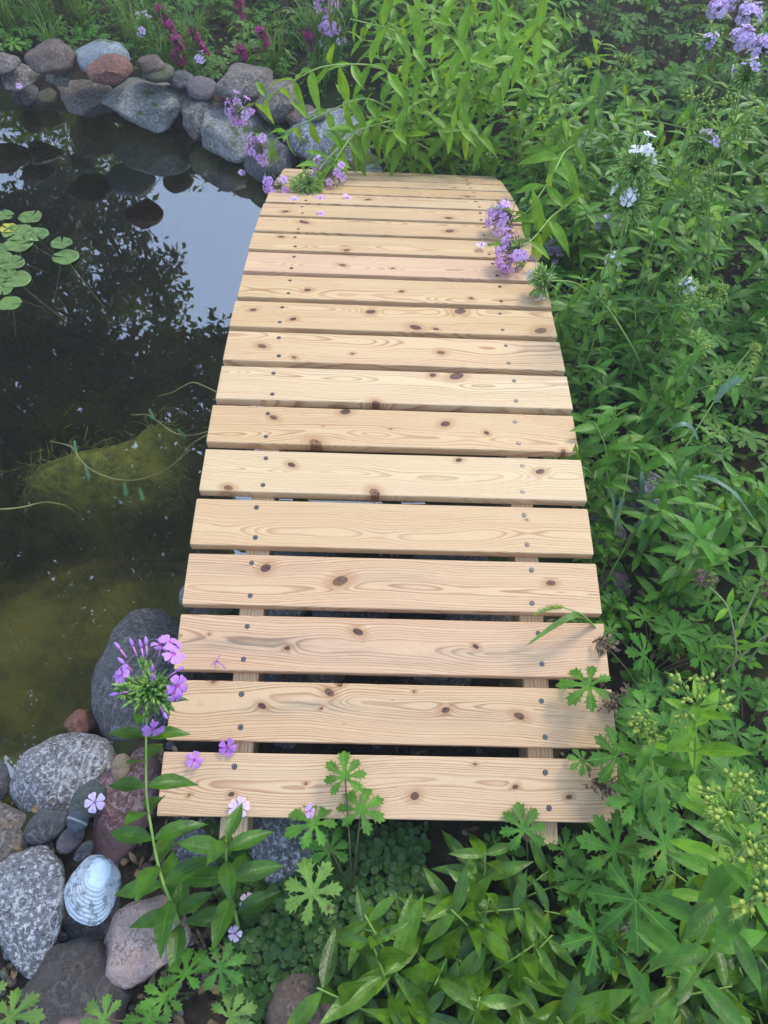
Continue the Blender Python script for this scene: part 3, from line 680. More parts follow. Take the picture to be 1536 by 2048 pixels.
cc = t.mix(t.smooth(t_, .50, .36), cc, (.50, .60, .68)); cc = t.mix(t.math('MULTIPLY', t.smooth(t_, .25, .5), t.smooth(t.noise(90, 5, .7), .50, .6)), cc, (.16, .18, .19))
t.fin(cc, .9, .12); t.bump(t.noise(260, 4), .6, .0015); sh = mb.build('clam_shell', t.m, loc=(c[0], c[1], c[2]-.012)); sh.rotation_euler = (R(14), R(6), R(8))
sm = sh.modifiers.new('thick', 'SOLIDIFY'); sm.thickness = .002
tag(sh, 'bluish white ridged clam shell lying on dark rock at the bottom left', 'shell')

# ------------------------------------------------------------------ trees whose crowns the pond mirrors
def mir(u, v, dist):
    h = P(u, v, WATER); d = ray(u, v); d = d*[1, 1, -1]; return h+nrm(d)*dist
def tree(name, label, base, clumps, trunk_r, leaf_s, per, seed, mats=(M_tree, M_treey), yf=.12):
    rs = np.random.RandomState(seed); root = empty(name, base, label=label, cat='tree'); base = np.array(base)
    tr_ = MB(); cen = np.mean([c[0] for c in clumps], 0); fork = base+(cen-base)*[.35, .35, .45]
    tube(tr_, spline([base*0, (fork-base)*[.3, .3, .5]+[.1, 0, 0], fork-base], 12), trunk_r, trunk_r*.6, 9)
    for c, r in clumps[::6]:
        tube(tr_, bez(fork-base, (fork+c)/2-base+[0, 0, .6], c-base, 8), trunk_r*.13, trunk_r*.02, 5)
    tr_.build('trunk', M_bark, root)
    V = []; F = []; A = []; MI = []; n = 0
    for c, r in clumps:
        k = int(per*r*r)
        q = rs.normal(size=(k, 3)); q /= np.linalg.norm(q, axis=1)[:, None]; q *= (rs.rand(k, 1)**.45)*r*(1+.35*np.sin(q[:, :1]*5+q[:, 1:2]*7)); q += c-base
        d = rs.normal(size=(k, 3)); d /= np.linalg.norm(d, axis=1)[:, None]; e = np.cross(d, rs.normal(size=(k, 3))); e /= np.linalg.norm(e, axis=1)[:, None]
        L = leaf_s*rs.uniform(.6, 1.25, (k, 1)); nn = np.cross(d, e)
        pts = np.stack([q-d*L*.5, q+e*L*.28+nn*L*.05, q+d*L*.55, q-e*L*.28+nn*L*.05], 1).reshape(-1, 3); V.append(pts)
        rr = rs.rand(k); a = np.stack([np.tile([0, .8, 0, -.8], k), np.tile([0, .5, 1, .5], k), np.repeat(rr, 4)], 1); A.append(a)
        yel = 1 if rs.rand() < yf else 0
        F += [(n+4*i, n+4*i+1, n+4*i+2, n+4*i+3) for i in range(k)]; MI += [yel]*k; n += 4*k
    m = MB(); m.v = V; m.f = F; m.a = A; m.mi = MI; m.n = n; m.build('crown', list(mats), root, False)
rs = np.random.RandomState(8); cl = []
def px_r(u, v, dist, rp): return rp*(dist+np.linalg.norm(P(u, v, WATER)-CAM))/FPX
edge = [(255,345,40),(250,420,48),(215,470,55),(300,545,52),(330,600,50),(240,560,55),(400,690,36),(450,700,34),(330,660,46),(285,480,26),(345,520,30)]
for u, v, rp in edge: cl.append((mir(u, v, 7.), px_r(u, v, 7, rp)))
for v in range(360, 1500, 62):
    for u in range(-420, 470, 66):
        uu, v2 = u+rs.uniform(-22, 22), v+rs.uniform(-20, 20)
        if v2 < 680 and uu > 215-(v2 < 400)*10+(v2 > 590)*70: continue
        if v2 < 420 and uu < 100 and rs.rand() < .5: continue
        if rs.rand() < (.10 if v2 < 800 else .03): continue
        dd = 7.5 if v2 < 650 else 6.2-(v2-650)/450
        cl.append((mir(uu, v2, dd), px_r(uu, v2, dd, rs.uniform(46, 66))))
for v in range(480, 1560, 95):
    for u in range(-480, 520, 100):
        uu, v2 = u+rs.uniform(-25, 25), v+rs.uniform(-25, 25)
        if v2 < 700 and uu > 190: continue
        dd = 8.8 if v2 < 650 else 7.2-(v2-650)/500
        if rs.rand() > .08: cl.append((mir(uu, v2, dd), px_r(uu, v2, dd, 74)))
tree('broadleaf_tree', 'big dark leafy tree mirrored in the pond with sky gaps in its crown', (-4.6, 5.6, -.05), cl, .22, .105, 2700, 5)
cl = []
for u, v, rp in [(20,262,32),(70,250,30),(130,270,34),(165,300,30),(25,330,34),(90,335,36),(150,350,34),(210,290,24),(255,270,22),(200,330,30),(300,285,20),(335,300,18),(375,330,20),(350,350,16),(410,345,20),(290,330,20),(440,360,16),(395,375,14),(470,385,10),(245,310,24),(180,250,20),(60,290,24)]:
    cl.append((mir(u, v, 5.5), px_r(u, v, 5.5, rp)))
tree('young_tree', 'slender open-crowned tree mirrored near the far bank of the pond', (-2.9, 7.2, 0), cl, .06, .095, 800, 9)

# ------------------------------------------------------------------ plants
ORD = 'nearest second third fourth fifth sixth seventh eighth ninth tenth eleventh twelfth thirteenth fourteenth fifteenth sixteenth seventeenth eighteenth nineteenth farthest'.split()
def where(x, y):
    k = min(range(20), key=lambda i: abs(arc(i*(PW+PG)+PW/2)[0]-y))
    if y > 1.98:
        side = 'behind the far bank rocks' if x < -.35 else ('behind the far end of the bridge' if x < .45 else 'behind and right of the far bridge end')
        return side
    if y < -.02: return 'in front of the bridge' if x < .36 else 'right of the bridge front'
    d = x-PL/2
    row = 'just' if d < .16 else ('a hand' if d < .38 else ('an arm' if d < .8 else 'far'))
    return {'just': 'close beside', 'a hand': 'a short step right of', 'an arm': 'well right of', 'far': 'far right of'}[row]+' the '+ORD[k]+' plank'

def add_head(mb, gm, kind, tip, d, size, rs):
    """flower or seed head round the stem tip: mb petals/capsules, gm stalks and calyxes"""
    d = nrm(d); tip = np.asarray(tip)
    if kind in ('lilac', 'pale', 'white', 'fewwhite', 'fewlilac', 'magenta'):
        n = {'fewwhite': 5, 'fewlilac': 5, 'magenta': 26}.get(kind, 30)
        for i in range(n):
            q = nrm(rs.normal(size=3)); q = nrm(q+d*.75) if kind != 'magenta' else q
            rr = size*rs.uniform(.55, 1.15); p = tip-d*size*.3+q*rr
            if kind == 'magenta': p = tip+q*size*.45*rs.uniform(.5, 1)-d*rs.uniform(0, size*1.9)
            floret(mb, p, nrm(q+rs.normal(size=3)*.25), rs.uniform(.0115, .0145)*(.85 if kind == 'magenta' else 1), rng(rs), tube_len=.014, open_=rs.uniform(.75, 1.05))
            tube(gm, [tip-d*size*.55, tip-d*size*.2+q*size*.35, p-q*.010], .0011, .0008, 4)
            blob(gm, p-q*.013, q, .0018, .005)
        for i in range(22 if 'few' not in kind else 130):
            q = nrm(rs.normal(size=3)+d*.5); p = tip-d*size*.35+q*size*rs.uniform(.4, .95)
            tube(gm, [tip-d*size*.5, p], .0010, .0007, 3); blob(gm, p, q, .0019, .0062, rs.rand())
            if 'few' in kind: leaf(gm, p, q, (0, 0, 1), .014, .0018, rng(rs))
    elif kind == 'seed':
        for b in range(9):
            q0 = nrm(rs.normal(size=3)+d*.7); pb = tip-d*size*.4+q0*size*.6; tube(gm, [tip-d*size*.9, pb], .0013, .0009, 4)
            for i in range(6):
                q = nrm(q0+rs.normal(size=3)*.6); p = pb+q*size*rs.uniform(.2, .45); tube(gm, [pb, p], .0008, .0006, 3)
                blob(mb, p, q, .0030*rs.uniform(.7, 1.1), .0036, rs.rand()); 
                for s_ in range(3): tube(gm, [p+q*.002, p+q*.008+nrm(rs.normal(size=3))*.002], .0005, .0002, 3)
    elif kind == 'dry':
        for b in range(10):
            q0 = nrm(rs.normal(size=3)+d*.4); pb = tip-d*size*.3+q0*size*.8*rs.rand(); tube(gm, [tip-d*size, pb], .0010, .0007, 4)
            for i in range(9): leaf(mb, pb+rs.normal(size=3)*.004, nrm(q0*.4+rs.normal(size=3)), rs.normal(size=3), rs.uniform(.006, .013), rs.uniform(.0012, .003), rng(rs), .6, rs.uniform(-.8, .8), .3)
            blob(mb, pb, q0, .003, .006)
def rng(rs):
    class Q: pass
    q = Q(); q.random = lambda: float(rs.rand()); q.uniform = lambda a, b: float(rs.uniform(a, b)); return q

HEADM = {'lilac': M_lilac, 'pale': M_lilac2, 'white': M_white, 'fewwhite': M_white, 'fewlilac': M_lilac2, 'magenta': M_magenta, 'seed': M_bud, 'dry': M_brown}
def stem_plant(name, pts, n_pairs, L, W, mat, seed, head=None, hs=.04, label=None, cat='plant', group=None, r=.0026, start=.12, end=.96, stemmat=None, droop=.25, taper=.45, extra=(), prof=LWD):
    """a stalk along pts (world) with opposite leaf pairs and, if given, a head at its tip"""
    rs = np.random.RandomState(seed); q = rng(rs); pts = np.asarray(pts, float); base = pts[0].copy()
    path = spline(pts-base, 26); sm_, lm = MB(), MB(); tube(sm_, path, r, r*.45, 5)
    Tn = np.gradient(path, axis=0)
    for i in range(n_pairs):
        t_ = start+(end-start)*i/max(1, n_pairs-1); f = t_*25; k = min(24, int(f)); p = path[k]+(path[k+1]-path[k])*(f-k); d = nrm(Tn[k])
        s, _, u = frame(d); az = (i % 2)*math.pi/2+rs.uniform(-.35, .35)
        sc = (1-taper*abs(t_-.45)/.55)*rs.uniform(.8, 1.1)
        for sg in (0, math.pi):
            o = s*math.cos(az+sg)+u*math.sin(az+sg); ld = nrm(o+d*rs.uniform(.15, .6)+np.array([0, 0, rs.uniform(-.25, .25)]))
            ld[2] -= droop*.5*(1 if ld[2] > -.3 else 0); up = nrm(np.array([0, 0, 1.])+d*.3-o*.2)
            leaf(lm, p+o*r*.6, ld, up, L*sc, W*sc, q, rs.uniform(.2, .5), rs.uniform(.0, droop*1.6), .08, prof=prof)
    for (tt, n) in extra:
        pass
    root = empty(name, base, label=label, cat=cat, group=group)
    sm_.build('stem', stemmat or M_stem, root); lm.build('foliage', mat, root)
    if head:
        hm, gm = MB(), MB()
        hs_ = head if isinstance(head, list) else [head]
        for h in hs_: add_head(hm, gm, h, path[-1]+Tn[-1]*.3, Tn[-1], hs, rs)
        ho = hm.build('seed_head' if head in ('seed', 'dry') else 'flower_head', HEADM[hs_[0]], root)
        gm.build('flower_stalks', M_calyxp if head in ('lilac', 'pale', 'dry') else (M_stemd if head == 'magenta' else M_calyx), ho)
    return root
def crane_plant(name, root_p, leaves, seed, mat=M_crane, label=None, group=None, head=None):
    """cranesbill: long petioles from one crown, each with a deeply cut leaf; leaves = [(x, y, z, radius)] in world space"""
    rs = np.random.RandomState(seed); q = rng(rs); b = np.asarray(root_p, float); sm_, lm = MB(), MB()
    for (x, y, z, rr) in leaves:
        c = np.array([x, y, z])-b; o = nrm(c*[1, 1, 0]+1e-4)
        tube(sm_, bez((0, 0, 0), (c[0]*.35, c[1]*.35, c[2]*.8), c, 8), .0016, .0011, 4)
        n = nrm(np.array([0, 0, 1.])+o*rs.uniform(.0, .45)+rs.normal(size=3)*.14)
        palmate(lm, c, n, nrm(o+rs.normal(size=3)*.25), rr, q, 7, cup=rs.uniform(.12, .3))
    root = empty(name, b, label=label, cat='cranesbill', group=group); sm_.build('leaf_stalks', M_stemd, root); lm.build('foliage', mat, root)
    if head:
        hm, gm = MB(), MB()
        for p in head:
            hm, gm = MB(), MB()
            p = np.asarray(p)-b; tube(gm, bez((0, 0, 0), (p[0]*.5, p[1]*.5, p[2]*.8), p, 8), .0013, .0009, 4); add_head(hm, gm, 'dry', p, (0, 0, 1), .032, rs)
            ho = hm.build('seed_head', M_brown, root); gm.build('seed_stalk', M_stemd, ho)
    return root

ITEMS = []   # scattered plants whose labels still need telling apart
def place(proto, x, y, rz, sc, base_label, z=None, tilt=0.):
    o = proto['o'] if not proto['used'] else copy_tree(proto['o']); proto['used'] = True
    o.location = (x, y, ghs(x, y)-.004 if z is None else z); o.rotation_euler = (tilt*math.cos(rz), tilt*math.sin(rz), rz); o.scale = (sc,)*3
    ITEMS.append((o, base_label, x, y)); return o
def proto(o): return {'o': o, 'used': False}

def grow_phlox(seed, H, lean, n, L, W, mat, head=None, hs=.04, name='phlox_plant', stems=1, group=None, cat='phlox'):
    rs = np.random.RandomState(seed)
    if stems == 1:
        return stem_plant(name, [(0, 0, 0), (lean*.15, 0, H*.5), (lean*.6, 0, H*.88), (lean, 0, H)], n, L, W, mat, seed, head, hs, cat=cat, group=group)
    root = empty(name, cat=cat, group=group); sm_, lm, hm, gm = MB(), MB(), MB(), MB(); q = rng(rs)
    for s_ in range(stems):
        a = rs.uniform(0, 6.28); ln = lean*rs.uniform(.4, 1.2); h = H*rs.uniform(.7, 1.1); c, s2 = math.cos(a), math.sin(a); b0 = rs.uniform(-.03, .03, 2)
        path = spline([(b0[0], b0[1], 0), (b0[0]+c*ln*.2, b0[1]+s2*ln*.2, h*.5), (b0[0]+c*ln*.6, b0[1]+s2*ln*.6, h*.88), (b0[0]+c*ln, b0[1]+s2*ln, h)], 18); tube(sm_, path, .0024, .0012, 4)
        T = np.gradient(path, axis=0)
        for i in range(n):
            t_ = .12+.86*i/(n-1); k = int(t_*17); p = path[k]; d = nrm(T[k]); s, _, u = frame(d); az = (i % 2)*1.57+rs.uniform(-.4, .4); sc = (1-.5*abs(t_-.5))*rs.uniform(.75, 1.15)
            for sg in (0, math.pi):
                o = s*math.cos(az+sg)+u*math.sin(az+sg); ld = nrm(o+d*rs.uniform(.1, .6)+[0, 0, rs.uniform(-.3, .2)])
                leaf(lm, p, ld, nrm([0, 0, 1]-o*.2+rs.normal(size=3)*.1), L*sc, W*sc, q, rs.uniform(.2, .5), rs.uniform(0, .45), .08, cols=S3 if mat is not M_broad else LS)
        if head:
            hm, gm = MB(), MB(); add_head(hm, gm, head, path[-1], T[-1], hs, rs)
            ho = hm.build('seed_head' if head in ('seed', 'dry') else 'flower_head', HEADM[head], root); gm.build('flower_stalks', M_calyx if head != 'dry' else M_calyxp, ho)
    sm_.build('stem', M_stem, root); lm.build('foliage', mat, root)
    return root
def grow_crane(seed, n, rad, H, Rr, mat=M_crane, head=0, group=None):
    rs = np.random.RandomState(seed); lv = []
    for i in range(n):
        a = i*2.4+rs.uniform(-.3, .3); q = math.sqrt((i+.5)/n)*rad; lv.append((math.cos(a)*q, math.sin(a)*q, H*(1-.55*(q/rad)**2)*rs.uniform(.8, 1.15), Rr*rs.uniform(.7, 1.15)))
    hd = [(rs.uniform(-rad, rad)*.8, rs.uniform(-rad, rad)*.8, H*rs.uniform(1.1, 1.5)) for _ in range(head)] if head else None
    return crane_plant('cranesbill_plant', (0, 0, 0), lv, seed, mat, group=group, head=hd)
def grow_grass(seed, n, H, mat=M_grass, w=.003, name='grass_tuft', group=None):
    rs = np.random.RandomState(seed); m = MB()
    for i in range(n):
        a = rs.uniform(0, 6.28); h = H*rs.uniform(.5, 1.15); ln = h*rs.uniform(.15, .9); b = rs.normal(size=2)*.025
        blade(m, bez((b[0], b[1], 0), (b[0]+math.cos(a)*ln*.25, b[1]+math.sin(a)*ln*.25, h), (b[0]+math.cos(a)*ln, b[1]+math.sin(a)*ln, h*rs.uniform(.45, 1.0)), 9), w*rs.uniform(.6, 1.3), rs.rand())
    root = empty(name, cat='grass tuft', group=group); m.build('blades', mat, root); return root
def blade(mb, pts, w, rnd=.5, prof=None):
    pts = np.asarray(pts, float); n = len(pts); T = np.gradient(pts, axis=0); V = []; A = []
    for i in range(n):
        s, d, u = frame(T[i]); t_ = i/(n-1); ww = w*(min(1, .35+t_*2.2) if t_ < .5 else max(0, (1-t_)*2)**.6)
        for sg in (-1, 0, 1): V.append(pts[i]+s*sg*ww+u*(.35*ww if sg else 0)); A.append((sg, t_, rnd))
    mb.add(V, [(i*3+j, i*3+j+1, i*3+j+4, i*3+j+3) for i in range(n-1) for j in range(2)], A)

def brz(v):    # top height of the bridge under image row v (found by marching)
    best = None
    for s in np.linspace(0, 3.3*K, 200):
        yy, zz, _ = arc(s); p = np.array([0, yy, zz])-CAM; vv_ = 1024-FPX*(p@UP)/(p@FW)
        if best is None or abs(vv_-v) < best[0]: best = (abs(vv_-v), zz)
    return best[1]
def onb(u, v, dz): return P(u, v, brz(v)+dz)
# ---- foreground phlox standing before the rocks, left
b = P(372, 1868, -.09)
stem_plant('phlox_plant', [b, P(352, 1830, -.02), P(318, 1745, .04), P(292, 1600, .10), P(292, 1460, .155), P(300, 1370, .18)], 13, .088, .0160, M_near, 21, None, label='tall foreground phlox with a pink-lilac flower head left of the nearest planks', start=.05, end=.93, droop=.3)
root = [o for o in bpy.data.objects if o.get('label', '').startswith('tall foreground phlox')][0]; root['category'] = 'phlox'
rs = np.random.RandomState(77); q = rng(rs); hm, gm, bmb = MB(), MB(), MB(); tip = P(300, 1375, .182)-b
vd = nrm(CAM-P(300, 1375, .182))
for (u, v, z, ro) in ((340,1285,.21,.0165),(347,1308,.215,.0165),(322,1290,.20,.0140),(246,1350,.20,.0150),(238,1345,.19,.012),(355,1372,.20,.0155),(350,1385,.195,.013),(306,1458,.17,.0150)):
    p = P(u, v, z)-b; n_ = nrm(vd*.6+nrm(p-tip)*.9+rs.normal(size=3)*.1); floret(hm, p, n_, ro, q, open_=1.0); tube(bmb, [p, p*.75+tip*.25-[0, 0, .003]], .0014, .0011, 5)
for (u, v, z) in ((235,1292,.215),(263,1285,.22),(281,1288,.22),(292,1282,.22),(243,1322,.205),(305,1338,.21),(360,1338,.205),(230,1388,.19),(308,1355,.215),(330,1430,.18)):
    p = P(u, v, z)-b; dd = nrm(p-tip); tube(bmb, [p-dd*.020, p-dd*.006], .0010, .0014, 5); blob(hm, p, dd, .0028, .0075, rs.rand())
for i in range(190):
    dd = nrm(rs.normal(size=3)+[0, 0, .5]); p = tip+dd*rs.uniform(.008, .034)*(1+.35*math.sin(dd[0]*6+dd[1]*4))-[0, 0, .010]; tube(gm, [tip-[0, 0, .016], p], .0009, .0007, 4); blob(gm, p, dd, .0028, .0062, rs.rand())
    if i % 2: leaf(gm, p, dd, (0, 0, 1), .014, .0016, q)
for (u, v) in ((258,1375),(330,1372),(288,1395),(250,1382),(345,1395)):
    p = P(u, v, .18)-b; tube(gm, [tip-[0, 0, .03], p], .0012, .001, 4)
    for _ in range(11):
        dd = nrm(rs.normal(size=3)+[0, 0, .4]); blob(gm, p+dd*.010, dd, .0030, .0062, rs.rand())
ho = hm.build('flower_head', M_violet, root); gm.build('calyxes', M_calyx, ho); t = M_magenta
M_tube = plain('pink_flower_tube', (.50, .16, .42), (.60, .24, .52), 40, .5); bmb.build('flower_tubes', M_tube, ho)

# second leafy stem beside it, and other named foreground plants
b = P(478, 1860, -.09)
o = stem_plant('phlox_plant', [b, P(462, 1790, -.02), P(452, 1720, .03), P(452, 1680, .06)], 6, .088, .0165, M_near, 33, label='leafy flowerless phlox shoot in front of the left beam end', cat='phlox', start=.15, end=1.0, droop=.35, taper=.25)
def crane_px(name, root_uv, lv, seed, mat=M_crane, label=None, heads=None):
    rp = G(*root_uv); out = []
    for (u, v, z, rpx) in lv:
        p = P(u, v, z); out.append((*p, rpx*depth(p)/FPX))
    return crane_plant(name, rp, out, seed, mat, label=label, head=heads)
crane_px('cranesbill_plant', (705,1790), [(690,1555,.05,54),(722,1622,.02,62),(628,1648,.01,64),(660,1700,-.03,50)], 3, M_crane, 'cranesbill with brown-tipped leaves overlapping the front edge of the nearest plank')
crane_px('cranesbill_plant', (640,1830), [(625,1786,.0,74)], 4, M_craney, 'single pale yellow-green cranesbill leaf over the ground cover')
crane_px('cranesbill_plant', (1050,1760), [(1048,1660,.01,60),(985,1690,-.05,30),(1130,1700,-.03,46),(1010,1745,-.07,34)], 5, M_crane, 'cranesbill with a blue-green leaf in front of the right beam end')
crane_px('cranesbill_plant', (1290,1860), [(1272,1800,.06,104),(1180,1760,.0,60),(1230,1700,.04,84),(1330,1690,.08,80),(1190,1870,.02,80),(1150,1760,-.02,60)], 6, M_crane, 'large dark cranesbill with wide leaves right of the bridge front corner')
crane_px('cranesbill_plant', (1330,1500), [(1178,1372,.10,66),(1232,1512,.06,70),(1165,1522,.05,34),(1290,1420,.08,60),(1320,1560,.08,80),(1270,1600,.07,70)], 7, M_crane, 'cranesbill reaching its leaves over the right ends of the two nearest planks', [P(1215,1565,.05), P(1205,1285,.08), P(1230,1395,.08)])
crane_px('cranesbill_plant', (395,1985), [(372,1950,-.02,62),(440,1935,-.0,56),(330,1995,-.03,52),(300,2040,-.02,60)], 8, M_crane, 'cranesbill at the bottom left beside the pink granite block')
crane_px('cranesbill_plant', (20,2050), [(22,2035,.0,66),(-40,1990,.0,60)], 9, M_craney, 'cranesbill leaf in the bottom left corner of the photo')
crane_px('cranesbill_plant', (460,2060), [(460,2035,-.02,56),(210,2040,-.02,56)], 10, M_craney, 'pale cranesbill at the bottom edge left of the smooth brown stone')
crane_px('cranesbill_plant', (1060,400), [(1040,372,-.04,58),(1090,395,-.03,46),(1010,350,-.06,30)], 12, M_crane, 'cranesbill at the right corner of the far bridge end')

# seed-head phlox, right; (u, v, height, root offset x, y, pairs, head)
SEEDS = [((1395,1385,.30),(.07,-.04),5,'seed',.040,'tall phlox with the roundest green seed head right of the second plank'),
 ((1295,1455,.20),(.06,-.03),4,'seed',.026,'short phlox with a small sparse seed head right of the nearest plank'),
 ((1500,1665,.48),(.06,-.05),6,'seed',.036,'tallest yellow-green seed head phlox at the right edge near the camera'),
 ((1460,1600,.40),(.10,-.03),5,'seed',.034,'seed head phlox leaning in between the two nearest seed heads'),
 ((1530,1760,.50),(.03,-.06),6,'seed',.034,'blurred yellow-green seed head cut by the right photo edge'),
 ((1395,205,.52),(.03,.05),6,'seed',.042,'phlox with pale green seed head high at the right below the lilac flowers'),
 ((1478,215,.50),(.05,.04),6,'seed',.045,'phlox with seed head right of the pale green one high at the right'),
 ((1480,260,.45),(.08,.02),6,'seed',.042,'phlox with a lower seed head below the two high ones at the right'),
 ((1422,362,.36),(.10,.0),5,'seed',.050,'phlox with a round open seed head on a long slanting bare stalk'),
 ((1385,300,.38),(.02,.05),5,'seed',.032,'phlox with a small seed head left of the slanting stalk'),
 ((1278,320,.46),(.01,.03),8,'fewwhite',.050,'tall green phlox with a few white flowers at its left top'),
 ((1262,395,.40),(.02,.0),7,'fewwhite',.048,'green phlox with white flowers lower in front of the tall white one'),
 ((1230,520,.16),(.03,.02),4,'fewwhite',.020,'low phlox shoot with three white flowers beside the white phlox stems'),
 ((1376,570,.22),(.01,.02),5,'fewwhite',.014,'slim phlox shoot with white buds far right of the twelfth plank'),
 ((1405,285,.42),(.03,.03),4,'fewlilac',.024,'thin phlox with two lilac flowers between the green seed heads'),
 ((1485,78,.36),(.05,.05),6,'pale',.032,'lilac phlox with a large flower head in the top right corner'),
 ((1530,95,.38),(.05,.05),6,'pale',.032,'lilac phlox at the right photo edge beside the largest head'),
 ((1500,28,.34),(.03,.06),5,'pale',.034,'lilac phlox cut by the top edge in the top right corner'),
 ((1435,18,.32),(.02,.05),5,'pale',.030,'lilac phlox at the top edge left of the corner ones'),
 ((1420,85,.32),(.02,.05),5,'fewlilac',.030,'phlox with a small lilac head below the top edge at the right'),
 ((1495,150,.50),(.04,.04),5,'fewlilac',.030,'phlox with scattered lilac flowers under the large lilac head'),
 ((1162,456,.04),(.05,.03),4,'fewlilac',.024,'low lilac phlox right of the fourteenth plank'),
 ((1206,448,.07),(.04,.03),4,'fewlilac',.024,'low lilac phlox a little right of another low one'),
 ((1105,500,-.05),(.05,.02),3,'pale',.030,'lilac phlox head sunk in shade against the twelfth plank end')]
for i, ((u, v, z), (dx, dy), n, hd, hs, lab) in enumerate(SEEDS):
    tp = P(u, v, z); rx, ry = tp[0]+dx, tp[1]+dy; g0 = ghs(rx, ry)
    stem_plant('phlox_plant', [(rx, ry, g0), (rx-dx*.1, ry-dy*.1, g0+(z-g0)*.5), (tp[0]+dx*.25, tp[1]+dy*.25, g0+(z-g0)*.85), tp], n+2, .070, .0105, M_phlox if i % 3 else M_lush, 100+i, hd, hs, label=lab, cat='phlox', end=.88)
stem_plant('phlox_plant', [G(1300,790), P(1275,710,.06), P(1215,612,.15), P(1150,562,.19), P(1080,562,.185)], 5, .06, .010, M_phlox, 140, 'fewwhite', .034, label='long phlox stem arching left to rest a white-tipped head on the eleventh plank', cat='phlox', end=.85)
# arching phlox over the far end of the bridge
ARCH = [
 ([(905,318,-.12),(850,210,.10),(760,128,.25),(640,130,.32),(540,190,.22),(482,222,.10)], 10, 'lilac', .044, 'phlox arching far left whose lilac head hangs over the pond rocks'),
 ([(880,325,-.12),(810,235,.05),(730,190,.16),(620,240,.14),(560,275,.08),(520,298,.02)], 9, 'lilac', .044, 'phlox with a lilac head hanging against the dark rock by the bridge'),
 ([(960,335,-.12),(900,255,.05),(790,238,.12),(710,262,.10),(675,312,.10),(655,352,.05)], 9, 'lilac', .052, 'phlox arching left with its lilac head lying on the farthest planks'),
 ([(930,340,-.12),(860,300,.0),(760,245,.08),(700,268,.08),(640,335,.09),(612,378,.055)], 8, 'fewlilac', .048, 'phlox with a mostly green head dropped on the bridge left of centre'),
 ([(850,335,-.12),(790,300,-.02),(700,290,.02),(620,335,.06),(555,376,.045)], 6, 'lilac', .040, 'phlox with a small lilac head at the far left corner of the bridge'),
 ([(1150,390,-.10),(1150,290,.15),(1130,300,.24),(1100,360,.22),(1052,430,.17),(1006,432,.155)], 7, 'lilac', .048, 'bright phlox bending down with a lilac head on the fourteenth plank'),
 ([(1190,420,-.10),(1150,400,.05),(1105,430,.17),(1065,480,.19),(1026,505,.18)], 5, 'lilac', .050, 'phlox with a lilac head lying on the right end of the twelfth plank'),
 ([(1150,250,-.05),(1200,260,.08),(1300,240,.14),(1400,262,.14)], 6, None, 0, 'long thin yellow-green stem lying across to the right behind the white phlox'),
 ([(960,235,-.05),(985,170,.15),(1040,100,.38),(1110,20,.6)], 8, None, 0, 'bright phlox leaning right out of the top centre'),
 ([(962,240,-.05),(955,160,.18),(920,90,.35),(850,30,.52),(770,-20,.62)], 9, None, 0, 'bright phlox curving left up to the top edge'),
 ([(910,200,-.05),(850,120,.2),(790,60,.32),(700,38,.36)], 7, None, 0, 'slender phlox arching left under the top edge'),
 ([(1000,130,.0),(1000,60,.25),(990,-20,.5)], 6, None, 0, 'upright bright phlox at the top edge right of centre'),
 ([(1000,340,-.12),(985,300,.0),(940,260,.10),(900,262,.14)], 5, None, 0, 'short bright phlox shoot bending over the middle of the far bridge end'),
 ([(830,345,-.12),(820,300,.0),(800,262,.10),(770,262,.12)], 5, None, 0, 'short phlox shoot drooping left behind the farthest plank'),
 ([(1060,350,-.1),(1080,300,.05),(1100,240,.16),(1085,210,.2)], 6, None, 0, 'bright wide-leaved phlox at the right of the far bridge end'),
 ([(1100,380,-.1),(1120,330,.05),(1110,270,.18),(1140,210,.26)], 7, None, 0, 'bright phlox standing just right of the farthest planks'),
]
for i, (pp, n, hd, hs, lab) in enumerate(ARCH):
    pts = [G(pp[0][0], pp[0][1])]+[P(*q_) for q_ in pp[1:]]
    stem_plant('phlox_plant', pts, n+3, .105, .0155, M_lush, 200+i, hd, hs, label=lab, cat='phlox', start=.10, end=.95 if not hd else .90, droop=.5, r=.0032)
